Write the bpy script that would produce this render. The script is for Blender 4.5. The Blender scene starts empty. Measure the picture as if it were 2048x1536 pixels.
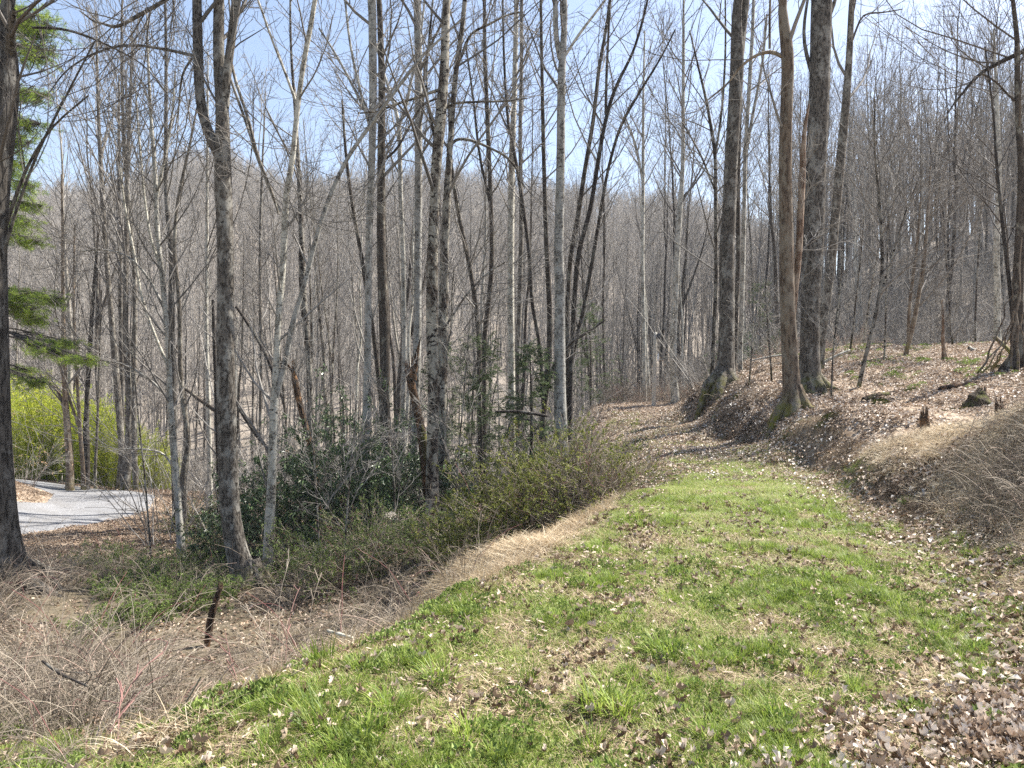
import bpy, math, random
import numpy as np
from mathutils import Vector, Matrix

SC = bpy.context.scene
COL = SC.collection
# ------------------------------------------------------------------ camera
F = 1479.0
PITCH = math.radians(1.085)
CAMZ = 1.6
cd = bpy.data.cameras.new('camera'); cam = bpy.data.objects.new('camera', cd); COL.objects.link(cam)
cd.sensor_width = 36; cd.lens = F / 2048 * 36; cd.clip_start = 0.05; cd.clip_end = 3000
cam.location = (0, 0, CAMZ); cam.rotation_euler = (math.pi / 2 - PITCH, 0, 0)
SC.camera = cam
# ------------------------------------------------------------------ light
SUN_AZ, SUN_EL = 62.0, 52.0
w = bpy.data.worlds.new("World"); SC.world = w; w.use_nodes = True
wn = w.node_tree
sky = wn.nodes.new('ShaderNodeTexSky'); sky.sky_type = 'NISHITA'; sky.sun_disc = False
sky.sun_elevation = math.radians(SUN_EL); sky.sun_rotation = math.radians(SUN_AZ)
sky.air_density = 1.0; sky.dust_density = 2.0; sky.ozone_density = 1.0; sky.altitude = 300
bgn = wn.nodes['Background']; bgn.inputs[1].default_value = 0.085
wn.links.new(sky.outputs[0], bgn.inputs[0])
sl = bpy.data.lights.new('sun', 'SUN'); sl.energy = 5.0; sl.angle = math.radians(0.5); sl.color = (1, .955, .88)
so = bpy.data.objects.new('sun', sl); COL.objects.link(so)
S = Vector((math.sin(math.radians(SUN_AZ)) * math.cos(math.radians(SUN_EL)), math.cos(math.radians(SUN_AZ)) * math.cos(math.radians(SUN_EL)), math.sin(math.radians(SUN_EL))))
so.rotation_euler = S.to_track_quat('Z', 'Y').to_euler()
so.location = (20, 10, 30)
SC.view_settings.view_transform = 'Standard'; SC.view_settings.look = 'None'
SC.view_settings.gamma = 1; SC.view_settings.exposure = 1.55; SC.view_settings.use_curve_mapping = False
SC.render.engine = 'CYCLES'
SC.cycles.max_bounces = 6; SC.cycles.diffuse_bounces = 3; SC.cycles.transmission_bounces = 3; SC.cycles.glossy_bounces = 2
SC.cycles.use_denoising = False

RNG = np.random.default_rng(7)
R_ = math.radians


def P(px, py, D):
    """world point seen at photograph pixel (2048x1536) at depth y = D"""
    x = (px - 1024) / F; yu = (768 - py) / F
    dy = math.cos(PITCH) + yu * math.sin(PITCH); dz = -math.sin(PITCH) + yu * math.cos(PITCH)
    t = D / dy
    return np.array([x * t, D, CAMZ + dz * t])


# ------------------------------------------------------------------ noise + terrain
def vnoise(x, y, seed=0):
    xi = np.floor(x).astype(np.int64); yi = np.floor(y).astype(np.int64)
    fx = x - xi; fy = y - yi
    fx = fx * fx * (3 - 2 * fx); fy = fy * fy * (3 - 2 * fy)

    def h(a, b):
        n = (a * 374761393 + b * 668265263 + seed * 1442695041) & 0xffffffff
        n = ((n ^ (n >> 13)) * 1274126177) & 0xffffffff
        return ((n ^ (n >> 16)) & 0xffff) / 65535.0
    return (h(xi, yi) * (1 - fx) + h(xi + 1, yi) * fx) * (1 - fy) + (h(xi, yi + 1) * (1 - fx) + h(xi + 1, yi + 1) * fx) * fy


def fbm(x, y, seed=0, o=4):
    s = 0; a = .5; t = 0
    for i in range(o):
        s = s + a * vnoise(x * 2 ** i, y * 2 ** i, seed + i); t += a; a *= .5
    return s / t


def ss(a, b, x):
    t = np.clip((x - a) / (b - a), 0, 1)
    return t * t * (3 - 2 * t)


LEFT = [(1.5, -2.4), (3, -1.55), (4, -1.15), (5.3, -.45), (6.8, .35), (9.66, 1.5), (14.8, 2.35), (20, 2.9), (31, 3.6), (36, 4.2)]
RIGHT = [(1.5, 2.3), (3.6, 2.9), (5, 3.6), (6.6, 3.9), (10.7, 4.7), (14.3, 4.95), (20, 4.95), (23.7, 5.3), (31, 7.2), (36, 7.8)]
xl = lambda y: np.interp(y, [a for a, b in LEFT], [b for a, b in LEFT])
xr = lambda y: np.interp(y, [a for a, b in RIGHT], [b for a, b in RIGHT])
cp = []
for y in (-6, -2, 0.5, 2, 3, 4, 5.3, 6.8, 8.2, 9.66, 12, 14.8, 17, 20, 23.7, 27, 31, 34):
    a, b = float(xl(y)), float(xr(y))
    if y < 1: a, b = -3, 3
    for t in (0, .33, .67, 1):
        cp.append((a + (b - a) * t, y, 0.0 if t > 0 else -.03))
cp += [(5, 3, .7), (5.5, 5, 1.0), (5.6, 7, .95), (5.54, 8, 1.0), (4.6, 8, .2), (5.6, 10, .48), (8.1, 13, .9), (7.6, 11.5, .82), (8, 17, 1.03),
       (6.9, 17, 1.08), (5.6, 14.7, .55), (6.2, 14.6, .7), (5.75, 20, .95), (5.5, 17.3, .55), (5.45, 21.5, .75), (5.5, 12.5, .6), (5.9, 18.5, .9), (11.7, 22, 2.0), (11.4, 25, 2.36), (14.7, 22, 2.34), (8, 26, 1.75), (6.8, 26, .9), (11, 30, 1.6),
       (15, 28, 2.1), (8.3, 32, .8), (20, 25, 2.7), (20, 15, 2.6), (12, 8, 2.1), (10, 3, 1.9), (16, 4, 2.6), (12, 38, -.6), (20, 38, .6), (9, 38, -1.4), (8, -4, 1.2),
       (7.5, 9, 1.15), (9, 18.5, 1.5), (9.6, 20, 1.7),
       (5, 38, -1.4), (5, 43, -3), (5.5, 35, -.3),
       (-2.3, 3, -.3), (-2.8, 4.5, -.85), (-3.9, 4.5, -1.0), (-2.84, 5.8, -1.25), (-1.95, 5, -1.05), (-1.45, 6.3, -1.6), (-.1, 9.3, -1.8), (.9, 12, -1.35),
       (1.6, 15.5, -1.3), (2.1, 21, -1.4), (2.6, 28, -1.5), (-.56, 6.9, -.35), (-.1, 8, -.6), (.9, 9.6, -.45), (-5, 9, -1.9), (-4.65, 12, -2.15), (-8.2, 14.2, -2.4),
       (-8.1, 12, -1.97), (-7.8, 17, -3.15), (-5.5, 15, -2.9), (-8, 18, -3.05), (-5.2, 15.5, -2.95), (-3.7, 14, -2.35), (-3.5, 18, -2.5), (-1.7, 16, -1.75),
       (-.6, 13, -1.2), (-6, 5, -1.3), (-12, 6, -1.2), (-12, 0, -.6), (-13, 12, -1.6), (-3.4, 0, -.3),
       (-12.9, 19.3, -3.0), (-14.6, 24, -3.0), (-12.7, 25, -3.0), (-17.3, 27.5, -3.0), (-13.2, 26.8, -3.0), (-11.7, 21.3, -3.05), (-15, 29, -3.15), (-17, 20.5, -2.95),
       (-15.6, 22.8, -2.6), (-16.6, 23.6, -2.2), (-20, 22.8, .2), (-20, 26, -1.6), (-22, 20, -2.9), (-24, 31, -3), (-12, 31, -3.6), (-20, 33, -3.4), (-20, 40, -5.5),
       (-10, 33, -4.4), (-10, 40, -6.5), (0, 30, -3.2), (0, 40, -6), (-5.5, 22, -3.4), (-3, 26, -3.6), (1.2, 25, -2.2), (-9, 22.5, -3.3), (-35, 25, 2), (-35, 40, -2), (35, 10, 4), (35, 35, 3)]
cp = np.array(cp)


def kern(dx, dy):
    return np.sqrt(dx * dx + dy * dy + .12)


_A = kern(cp[:, None, 0] - cp[None, :, 0], cp[:, None, 1] - cp[None, :, 1]) - 1e-3 * 0
_A = _A + np.eye(len(cp)) * -0.02
_zm = -1.0
_W = np.linalg.solve(_A, cp[:, 2] - _zm)


def near_h(x, y):
    sh = np.shape(x); x = np.ravel(x); y = np.ravel(y); out = np.empty(len(x))
    for i in range(0, len(x), 20000):
        out[i:i + 20000] = _zm + kern(x[i:i + 20000, None] - cp[None, :, 0], y[i:i + 20000, None] - cp[None, :, 1]) @ _W
    return out.reshape(sh)


RIDGE = [(-900, 430), (-300, 420), (0, 400), (90, 372), (200, 360), (300, 345), (345, 322), (385, 300), (430, 290), (470, 300), (520, 330), (560, 348), (650, 362), (800, 350),
         (950, 350), (1000, 360), (1100, 368), (1200, 380), (1300, 392), (1400, 400), (1500, 440), (1650, 510), (3000, 560)]


def far_h(x, y):
    yy = np.maximum(y, 5)
    px = x / yy * F + 1024
    rp = np.interp(px, [a for a, b in RIDGE], [b for a, b in RIDGE])
    rp = rp + 14 * (fbm(px / 70, px * 0, 5) - .5)
    ra = (740 - rp) / F * 300 - 13
    t = np.clip((y - 78) / (300 - 78), 0, 1)
    prof = t ** .92
    zA = -10 + (ra + 10) * prof - np.clip(y - 300, 0, 400) * .12
    zA = zA + 9 * (fbm(x / 45 + 9, y / 60, 21) - .5) * np.clip((y - 60) / 60, 0, 1) * (1 - ss(270, 300, y) * .8)
    u = x / yy
    zr = np.interp(px, [1250, 1350, 1450, 1600, 1800, 2048, 2600], [-9, -3, 3.5, 9.5, 14.5, 17, 20])
    tb = np.clip((y - 34) / (78 - 34), 0, 1)
    zB = -1.5 + (zr + 1.5) * tb ** .9
    zB = np.where(y > 78, zr + (y - 78) * .05 - np.clip(y - 110, 0, 400) * .30, zB)
    zB = np.where(px < 1250, -12, zB)
    k = 2.5
    m = np.maximum(zA, zB)
    return m + np.log(np.exp((zA - m) / k) + np.exp((zB - m) / k)) * k


def ground(x, y):
    x = np.asarray(x, float); y = np.asarray(y, float)
    b = ss(36, 56, y)
    z = near_h(x, np.clip(y, -10, 60)) * (1 - b) + far_h(x, y) * b
    lawn = ((x > xl(y)) & (x < xr(y)))
    road = on_road(x, y)
    amp = np.where(lawn, .035, np.where(road, .01, .14 + .2 * ss(0, .6, x - xr(y)) * ss(4.5, 1.5, x - xr(y)) * (y < 30)))
    z = z + amp * (fbm(x * 1.1, y * 1.1, 3) - .5) + np.where(lawn | road, .02, .07) * (fbm(x * 4, y * 4, 8, 2) - .5)
    z = z + .26 * ss(-.05, .3, x - xr(y) + .25 * (fbm(y * 1.3, x * .2, 51) - .5)) * (1 - ss(.8, 2.2, x - xr(y))) * ss(7.5, 9.5, y) * (1 - ss(23, 27, y))
    return z


ROAD_C = [(-24, 17.5), (-17, 20.2), (-14.6, 22.0), (-13.6, 24.2), (-14.6, 26.6), (-18, 29), (-24, 30.5)]
_rc = np.array(ROAD_C)


def road_dist(x, y):
    d = np.full(np.shape(x), 1e9)
    for a, b in zip(_rc[:-1], _rc[1:]):
        ab = b - a; L = ab @ ab
        t = np.clip(((x - a[0]) * ab[0] + (y - a[1]) * ab[1]) / L, 0, 1)
        d = np.minimum(d, np.hypot(x - a[0] - t * ab[0], y - a[1] - t * ab[1]))
    return d


def on_road(x, y):
    return road_dist(x, y) < 1.65


def G(x, y):
    return float(ground(np.array([x]), np.array([y]))[0])


def Gn(x, y):
    e = .25
    dx = (ground(x + e, y) - ground(x - e, y)) / (2 * e); dy = (ground(x, y + e) - ground(x, y - e)) / (2 * e)
    n = np.stack([-dx, -dy, np.ones_like(dx)], -1)
    return n / np.linalg.norm(n, axis=-1, keepdims=True)


# ------------------------------------------------------------------ mesh helpers
class MB:
    def __init__(s): s.v = []; s.f = []; s.a = []; s.n = 0; s.m = []

    def add(s, V, Fc, val=0.5, mat=0):
        V = np.asarray(V, np.float32).reshape(-1, 3); Fc = np.asarray(Fc, np.int64)
        s.v.append(V); s.f.append(Fc + s.n); s.n += len(V)
        s.a.append(np.broadcast_to(np.asarray(val, np.float32), (len(V),)).copy())
        s.m.append(np.full(len(Fc), mat, np.int32))
        return s

    def mesh(s, name, mats, smooth=True):
        me = bpy.data.meshes.new(name)
        V = np.concatenate(s.v); me.vertices.add(len(V)); me.vertices.foreach_set('co', V.ravel())
        loops = np.concatenate([f.ravel() for f in s.f]); tot = np.concatenate([np.full(len(f), f.shape[1]) for f in s.f])
        st = np.concatenate([[0], np.cumsum(tot)[:-1]])
        me.loops.add(len(loops)); me.loops.foreach_set('vertex_index', loops.astype(np.int32))
        me.polygons.add(len(tot)); me.polygons.foreach_set('loop_start', st.astype(np.int32))
        me.polygons.foreach_set('material_index', np.concatenate(s.m))
        at = me.attributes.new('v', 'FLOAT', 'POINT'); at.data.foreach_set('value', np.concatenate(s.a))
        for m in (mats if isinstance(mats, (list, tuple)) else [mats]): me.materials.append(m)
        me.update(calc_edges=True)
        me.polygons.foreach_set('use_smooth', np.full(len(tot), smooth))
        return me

    def obj(s, name, mats, parent=None, smooth=True, loc=None):
        o = bpy.data.objects.new(name, s.mesh(name, mats, smooth))
        COL.objects.link(o)
        if parent is not None: o.parent = parent
        if loc is not None: o.location = loc
        return o


def norm(v): return v / np.maximum(np.linalg.norm(v, axis=-1, keepdims=True), 1e-9)


def tubes(mb, pts, rad, sides=4, val=None, mat=0, lump=0.0, seed=0, cap=False):
    """pts (B,n,3), rad (B,n)"""
    B, n, _ = pts.shape
    if B == 0: return
    T = norm(np.gradient(pts, axis=1))
    ax = norm(pts[:, -1] - pts[:, 0])
    ref = np.where(np.abs(ax[:, 2:3]) > .8, np.array([[1., 0, 0]]), np.array([[0., 0, 1.]]))[:, None, :]
    U = norm(np.cross(T, np.broadcast_to(ref, T.shape))); Vv = np.cross(T, U)
    a = np.arange(sides) / sides * 2 * np.pi
    rr = rad[:, :, None, None]
    if lump > 0:
        r = np.random.default_rng(seed)
        ph = r.uniform(0, 6.28, (B, 1, 6)); zz = np.linspace(0, 1, n)[None, :, None]
        k = 0
        for q in range(6):
            k = k + np.sin((q % 3 + 1) * a[None, None, :] + ph[:, :, q:q + 1] + zz * r.uniform(-25, 25)) / (2.2)
        rr = rr * (1 + lump * k[..., None])
    V = pts[:, :, None, :] + rr * (np.cos(a)[None, None, :, None] * U[:, :, None, :] + np.sin(a)[None, None, :, None] * Vv[:, :, None, :])
    idx = np.arange(B * n * sides).reshape(B, n, sides)
    q = np.stack([idx[:, :-1], np.roll(idx[:, :-1], -1, 2), np.roll(idx[:, 1:], -1, 2), idx[:, 1:]], -1).reshape(-1, 4)
    if val is None: val = 0.5
    vv = np.broadcast_to(np.asarray(val, float).reshape(-1, 1) if np.ndim(val) else np.full((B, 1), val), (B, n * sides)).ravel()
    mb.add(V.reshape(-1, 3), q, vv, mat)
    if cap:
        for b in range(B):
            base = mb.n - B * n * sides + b * n * sides
            c = pts[b, -1] + T[b, -1] * rad[b, -1] * .3
            mb.add(c[None], np.zeros((0, 3), int), .5, mat)
            top = base + (n - 1) * sides + np.arange(sides)
            Fc = np.stack([top, np.roll(top, -1), np.full(sides, mb.n - 1)], -1)
            mb.f.append(Fc); mb.v.append(np.zeros((0, 3), np.float32)); mb.a.append(np.zeros(0, np.float32)); mb.m.append(np.full(sides, mat, np.int32))


def rot_about(v, k, a):
    return v * np.cos(a)[..., None] + np.cross(k, v) * np.sin(a)[..., None] + k * (np.sum(k * v, -1, keepdims=True)) * (1 - np.cos(a))[..., None]


def grow(par, prad, k, t0, t1, ang, length, rng, n=5, up=.12, wob=.12, ratio=.55, minr=.004, taper=.25, lent=.6):
    """children of a batch of branches"""
    B, m, _ = par.shape
    N = B * k
    if N == 0: return np.zeros((0, n, 3)), np.zeros((0, n))
    bi = np.repeat(np.arange(B), k)
    t = (np.tile((np.arange(k)) / k, B) + rng.uniform(0, 1 / k, N)) * (t1 - t0) + t0
    f = t * (m - 1); i = np.minimum(f.astype(int), m - 2); fr = (f - i)[:, None]
    p0 = par[bi, i] * (1 - fr) + par[bi, i + 1] * fr
    r0 = prad[bi, i] * (1 - fr[:, 0]) + prad[bi, i + 1] * fr[:, 0]
    T = norm(par[bi, i + 1] - par[bi, i])
    rv = norm(rng.normal(size=(N, 3))); pr = norm(rv - T * np.sum(rv * T, -1, keepdims=True))
    a = rng.uniform(ang[0], ang[1], N)
    d = norm(T * np.cos(a)[:, None] + pr * np.sin(a)[:, None])
    L = rng.uniform(length[0], length[1], N) * (1 - lent * (t - t0) / max(t1 - t0, 1e-6))
    out = np.empty((N, n, 3)); out[:, 0] = p0
    for j in range(1, n):
        out[:, j] = out[:, j - 1] + d * (L / (n - 1))[:, None]
        d = norm(d + np.array([0, 0, up]) + rng.normal(size=(N, 3)) * wob)
    r = np.minimum(r0 * ratio, L * .016 + .002)
    rad = np.maximum(r[:, None] * np.linspace(1, taper, n)[None], minr)
    return out, rad


def leaves(mb, p, d, nrm, L, Wd, val, fold=.15, mat=0, bend=.2):
    """kite leaf, two triangles sharing a midrib"""
    d = norm(d); nrm = norm(nrm - d * np.sum(nrm * d, -1, keepdims=True)); s = np.cross(d, nrm)
    L = np.asarray(L).reshape(-1, 1); Wd = np.asarray(Wd).reshape(-1, 1)
    N = len(p)
    b = p; tip = p + d * L - nrm * L * bend
    l = p + d * L * .45 + s * Wd * .5 + nrm * Wd * fold; r = p + d * L * .45 - s * Wd * .5 + nrm * Wd * fold
    V = np.stack([b, r, tip, l], 1).reshape(-1, 3)
    i = np.arange(N)[:, None] * 4
    Fc = np.concatenate([i + np.array([[0, 1, 2]]), i + np.array([[0, 2, 3]])])
    mb.add(V, Fc, np.repeat(np.broadcast_to(val, (N,)), 4), mat)


def curl_leaves(mb, p, d, nrm, L, Wd, val, curl, mat=0):
    """dead leaf with lobes and curl: 3 x 5 grid"""
    d = norm(d); nrm = norm(nrm - d * np.sum(nrm * d, -1, keepdims=True)); s = np.cross(d, nrm)
    N = len(p); L = np.reshape(L, (N, 1)); Wd = np.reshape(Wd, (N, 1)); curl = np.reshape(curl, (N, 1))
    prof = [.08, .75, .45, 1.0, .1]
    V = []
    for j, w_ in enumerate(prof):
        t = j / 4
        c = p + d * L * t + nrm * L * curl * .9 * (t - .5) ** 2
        rg = np.random.default_rng(N * 7 + j)
        for q in (-1, 0, 1):
            w_ = prof[j] * rg.uniform(.55, 1.25, (N, 1))
            V.append(c + s * q * Wd * .5 * w_ + nrm * abs(q) * Wd * curl * .9 * w_)
    V = np.stack(V, 1).reshape(-1, 3)
    base = np.arange(N)[:, None] * 15
    qs = []
    for j in range(4):
        for q in range(2):
            a = j * 3 + q; qs.append(base + np.array([[a, a + 1, a + 4, a + 3]]))
    mb.add(V, np.concatenate(qs), np.repeat(np.broadcast_to(val, (N,)), 15), mat)


def blades(mb, p, az, lean, L, Wd, val, n=4, droop=1.0, mat=0):
    N = len(p)
    dh = np.stack([np.cos(az), np.sin(az), np.zeros(N)], -1); s = np.stack([-np.sin(az), np.cos(az), np.zeros(N)], -1)
    pts = [p]; a = lean.copy(); c = p
    for j in range(1, n):
        c = c + (dh * np.sin(a)[:, None] + np.array([0, 0, 1]) * np.cos(a)[:, None]) * (L / (n - 1))[:, None]
        pts.append(c); a = a + droop * .5
    V = []
    for j in range(n - 1):
        ww = (Wd * (1 - .55 * (j / (n - 1))))[:, None] * .5
        V += [pts[j] - s * ww, pts[j] + s * ww]
    V.append(pts[-1]); V = np.stack(V, 1)
    k = V.shape[1]; i = np.arange(N)[:, None] * k
    qs = [i + np.array([[2 * j, 2 * j + 1, 2 * j + 3, 2 * j + 2]]) for j in range(n - 2)]
    v = np.repeat(np.broadcast_to(val, (N,)), k)
    st = mb.n
    mb.add(V.reshape(-1, 3), np.concatenate(qs), v, mat)
    mb.f.append(st + i + np.array([[k - 3, k - 2, k - 1]])); mb.v.append(np.zeros((0, 3), np.float32)); mb.a.append(np.zeros(0, np.float32)); mb.m.append(np.full(N, mat, np.int32))


def tag(o, label=None, cat=None, group=None, kind=None):
    if label: o['label'] = label
    if cat: o['category'] = cat
    if group: o['group'] = group
    if kind: o['kind'] = kind
    return o


def empty(name, loc):
    o = bpy.data.objects.new(name, None); COL.objects.link(o); o.location = loc; o.empty_display_size = .2
    return o


# ------------------------------------------------------------------ materials
def mat_new(name):
    m = bpy.data.materials.new(name); m.use_nodes = True
    nt = m.node_tree; b = nt.nodes['Principled BSDF']; b.inputs['Roughness'].default_value = .85
    b.inputs['Specular IOR Level'].default_value = .2
    return m, nt, b


def nd(nt, t, **k):
    n = nt.nodes.new(t)
    for a, v in k.items():
        if a in n.inputs: n.inputs[a].default_value = v
        else: setattr(n, a, v)
    return n


def ramp(nt, fac, stops):
    r = nt.nodes.new('ShaderNodeValToRGB'); e = r.color_ramp.elements
    while len(e) < len(stops): e.new(.5)
    for q, (p, c) in zip(e, stops): q.position = p; q.color = (*c, 1)
    nt.links.new(fac, r.inputs[0]); return r.outputs[0]


def mixc(nt, f, a, b, mode='MIX'):
    m = nt.nodes.new('ShaderNodeMix'); m.data_type = 'RGBA'; m.blend_type = mode
    for s, v in ((m.inputs[0], f), (m.inputs[6], a), (m.inputs[7], b)):
        if isinstance(v, (int, float)): s.default_value = v
        elif isinstance(v, tuple): s.default_value = (*v, 1)
        else: nt.links.new(v, s)
    return m.outputs[2]


def maprange(nt, v, a, b, c=0., d=1.):
    m = nt.nodes.new('ShaderNodeMapRange'); nt.links.new(v, m.inputs[0])
    for i, x in enumerate((a, b, c, d)): m.inputs[i + 1].default_value = x
    return m.outputs[0]


def coords(nt, scale=(1, 1, 1), kind='Object', rnd=True):
    tc = nt.nodes.new('ShaderNodeTexCoord'); mp = nt.nodes.new('ShaderNodeMapping'); mp.inputs['Scale'].default_value = scale
    if rnd:
        oi = nt.nodes.new('ShaderNodeObjectInfo')
        ml = nt.nodes.new('ShaderNodeVectorMath'); ml.operation = 'SCALE'; ml.inputs[0].default_value = (37, 53, 71)
        nt.links.new(oi.outputs['Random'], ml.inputs['Scale'])
        ad = nt.nodes.new('ShaderNodeVectorMath'); nt.links.new(tc.outputs[kind], ad.inputs[0]); nt.links.new(ml.outputs[0], ad.inputs[1])
        nt.links.new(ad.outputs[0], mp.inputs[0])
    else: nt.links.new(tc.outputs[kind], mp.inputs[0])
    return mp.outputs[0]


def noise(nt, vec, scale, detail=3, rough=.6):
    n = nd(nt, 'ShaderNodeTexNoise', Scale=scale, Detail=detail, Roughness=rough); nt.links.new(vec, n.inputs['Vector']); return n.outputs['Fac']


def bark(name, base, dark, pale, pale_amt=.5, dark_amt=.45, fur=26, zst=.22, bump=.5, moss=0.0, band=0.0, patch=5.0):
    m, nt, b = mat_new(name)
    vo = coords(nt, (1, 1, 1)); vf = coords(nt, (1, 1, zst))
    f = noise(nt, vf, fur, 4, .65)
    c = mixc(nt, maprange(nt, f, .40, .56), dark, base)
    big = noise(nt, coords(nt, (1, 1, .55)), patch, 5, .7)
    c = mixc(nt, maprange(nt, big, .62 - pale_amt * .3, .70 - pale_amt * .25), c, mixc(nt, noise(nt, vo, 60, 2), pale, tuple(x * .75 for x in pale)))
    blot = noise(nt, coords(nt, (1, 1, 1.6)), patch * 1.8, 4, .75)
    c = mixc(nt, maprange(nt, blot, .72 - dark_amt * .3, .76 - dark_amt * .3), c, dark)
    if band > 0:
        bn = noise(nt, coords(nt, (1, 1, 7)), 3.2, 3, .6)
        c = mixc(nt, maprange(nt, bn, .60, .68, 0, band), c, dark)
    if moss > 0:
        tc = nt.nodes.new('ShaderNodeTexCoord'); sp = nt.nodes.new('ShaderNodeSeparateXYZ'); nt.links.new(tc.outputs['Object'], sp.inputs[0])
        hz = maprange(nt, sp.outputs[2], .0, .5, 1, 0)
        mm = nd(nt, 'ShaderNodeMath', operation='MULTIPLY'); nt.links.new(hz, mm.inputs[0]); nt.links.new(maprange(nt, noise(nt, vo, 6, 3), .4, .6), mm.inputs[1])
        m2 = nd(nt, 'ShaderNodeMath', operation='MULTIPLY'); nt.links.new(mm.outputs[0], m2.inputs[0]); m2.inputs[1].default_value = moss
        c = mixc(nt, m2.outputs[0], c, (.17, .165, .025))
    oi = nt.nodes.new('ShaderNodeObjectInfo')
    c = mixc(nt, 1.0, c, ramp(nt, oi.outputs['Random'], [(0, (.72, .72, .74)), (1, (1.25, 1.22, 1.15))]), 'MULTIPLY')
    nt.links.new(c, b.inputs['Base Color'])
    bp = nd(nt, 'ShaderNodeBump', Strength=bump, Distance=.03); nt.links.new(f, bp.inputs['Height']); nt.links.new(bp.outputs[0], b.inputs['Normal'])
    b.inputs['Roughness'].default_value = .9
    return m


M = {}
M['rough'] = bark('bark_rough', (.11, .098, .084), (.022, .019, .016), (.20, .19, .17), .3, .4, 24, .16, 1.0)
M['grey'] = bark('bark_grey', (.16, .142, .12), (.04, .034, .028), (.32, .305, .27), .4, .5, 30, .3, .5, moss=.8)
M['pale'] = bark('bark_pale', (.33, .315, .27), (.06, .05, .042), (.52, .505, .45), .65, .42, 22, .8, .35, band=.7)
M['blotch'] = bark('bark_blotched', (.105, .085, .068), (.018, .014, .012), (.33, .31, .265), .6, .62, 22, .5, .5, moss=.5, patch=4)
M['dark'] = bark('bark_dark', (.075, .062, .052), (.035, .03, .026), (.22, .21, .18), .3, .5, 26, .3, .6)
M['brown'] = bark('bark_brown', (.19, .145, .105), (.07, .05, .036), (.27, .23, .18), .5, .25, 18, .2, .6, moss=.9)
M['wood_grey'] = bark('bark_wood_grey', (.25, .235, .21), (.08, .068, .056), (.36, .335, .295), .5, .35, 22, .4, .3)
M['red'] = bark('exposed_wood', (.21, .135, .09), (.09, .055, .038), (.42, .33, .25), .4, .3, 30, .1, .5)
M['rot'] = bark('rotten_wood', (.11, .07, .045), (.018, .014, .011), (.30, .17, .09), .35, .55, 26, .15, 1.0)
M['mossy'] = bark('mossy_wood', (.10, .075, .05), (.03, .022, .015), (.13, .13, .03), .45, .5, 20, .3, 1.0)


def simple(name, stops, rough=.8, trans=0.0, rnd=.35, spec=.2, attr=True):
    """colour from the per-vertex value 'v' plus per-instance variation"""
    m, nt, b = mat_new(name)
    at = nd(nt, 'ShaderNodeAttribute', attribute_name='v')
    c = ramp(nt, at.outputs['Fac'], stops)
    oi = nt.nodes.new('ShaderNodeObjectInfo')
    c = mixc(nt, 1.0, c, ramp(nt, oi.outputs['Random'], [(0, (1 - rnd,) * 3), (1, (1 + rnd,) * 3)]), 'MULTIPLY')
    nt.links.new(c, b.inputs['Base Color']); b.inputs['Roughness'].default_value = rough; b.inputs['Specular IOR Level'].default_value = spec
    if trans > 0:
        tr = nt.nodes.new('ShaderNodeBsdfTranslucent'); nt.links.new(c, tr.inputs[0])
        ms = nt.nodes.new('ShaderNodeMixShader'); ms.inputs[0].default_value = trans
        nt.links.new(b.outputs[0], ms.inputs[1]); nt.links.new(tr.outputs[0], ms.inputs[2])
        nt.links.new(ms.outputs[0], nt.nodes['Material Output'].inputs[0])
    return m


M['twig'] = simple('twig_bark', [(0, (.11, .10, .09)), (.5, (.205, .188, .168)), (1, (.36, .34, .31))], rnd=.3)
M['twig_dark'] = simple('twig_bark_dark', [(0, (.055, .046, .04)), (.5, (.10, .088, .078)), (1, (.17, .155, .14))], rnd=.3)
M['root'] = simple('root_bark', [(0, (.04, .03, .022)), (1, (.16, .115, .08))], rnd=.3)
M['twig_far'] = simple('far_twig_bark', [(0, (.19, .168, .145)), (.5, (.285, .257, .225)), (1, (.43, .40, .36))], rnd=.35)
M['cane'] = simple('bramble_cane', [(0, (.08, .065, .05)), (.35, (.20, .165, .125)), (.75, (.38, .33, .265)), (.9, (.34, .25, .20)), (.95, (.20, .075, .075)), (1, (.26, .11, .12))], rnd=.25)
M['litter'] = simple('dead_leaf', [(0, (.10, .062, .036)), (.2, (.23, .155, .098)), (.5, (.43, .335, .25)), (.78, (.59, .51, .43)), (.955, (.74, .69, .62)), (.985, (.36, .14, .06)), (1, (.32, .11, .04))], rough=.6, trans=.15, rnd=.2, spec=.35)
M['grass'] = simple('grass_blade', [(0, (.09, .16, .025)), (.45, (.225, .305, .05)), (.82, (.34, .395, .085)), (.93, (.42, .41, .17)), (1, (.58, .50, .33))], rough=.5, trans=.42, rnd=.25, spec=.35)
M['straw'] = simple('straw', [(0, (.32, .24, .15)), (.5, (.56, .45, .30)), (1, (.76, .67, .50))], rough=.7, trans=.2, rnd=.2)
M['thatch'] = simple('thatch', [(0, (.13, .09, .055)), (.5, (.30, .22, .14)), (1, (.55, .45, .31))], rough=.8, trans=.15, rnd=.2)
M['rhodo'] = simple('rhododendron_leaf', [(0, (.035, .065, .028)), (.6, (.085, .135, .05)), (1, (.19, .24, .11))], rough=.38, trans=.1, rnd=.2, spec=.5)
M['olive'] = simple('olive_leaf', [(0, (.11, .135, .025)), (.6, (.21, .235, .05)), (1, (.34, .35, .09))], rough=.6, trans=.35, rnd=.2)
M['privet'] = simple('privet_leaf', [(0, (.07, .11, .025)), (.6, (.15, .21, .05)), (1, (.25, .32, .09))], rough=.5, trans=.3, rnd=.2)
M['hemlock'] = simple('hemlock_needle', [(0, (.06, .09, .04)), (.6, (.14, .185, .09)), (1, (.25, .31, .16))], rough=.6, trans=.25, rnd=.2)
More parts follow.
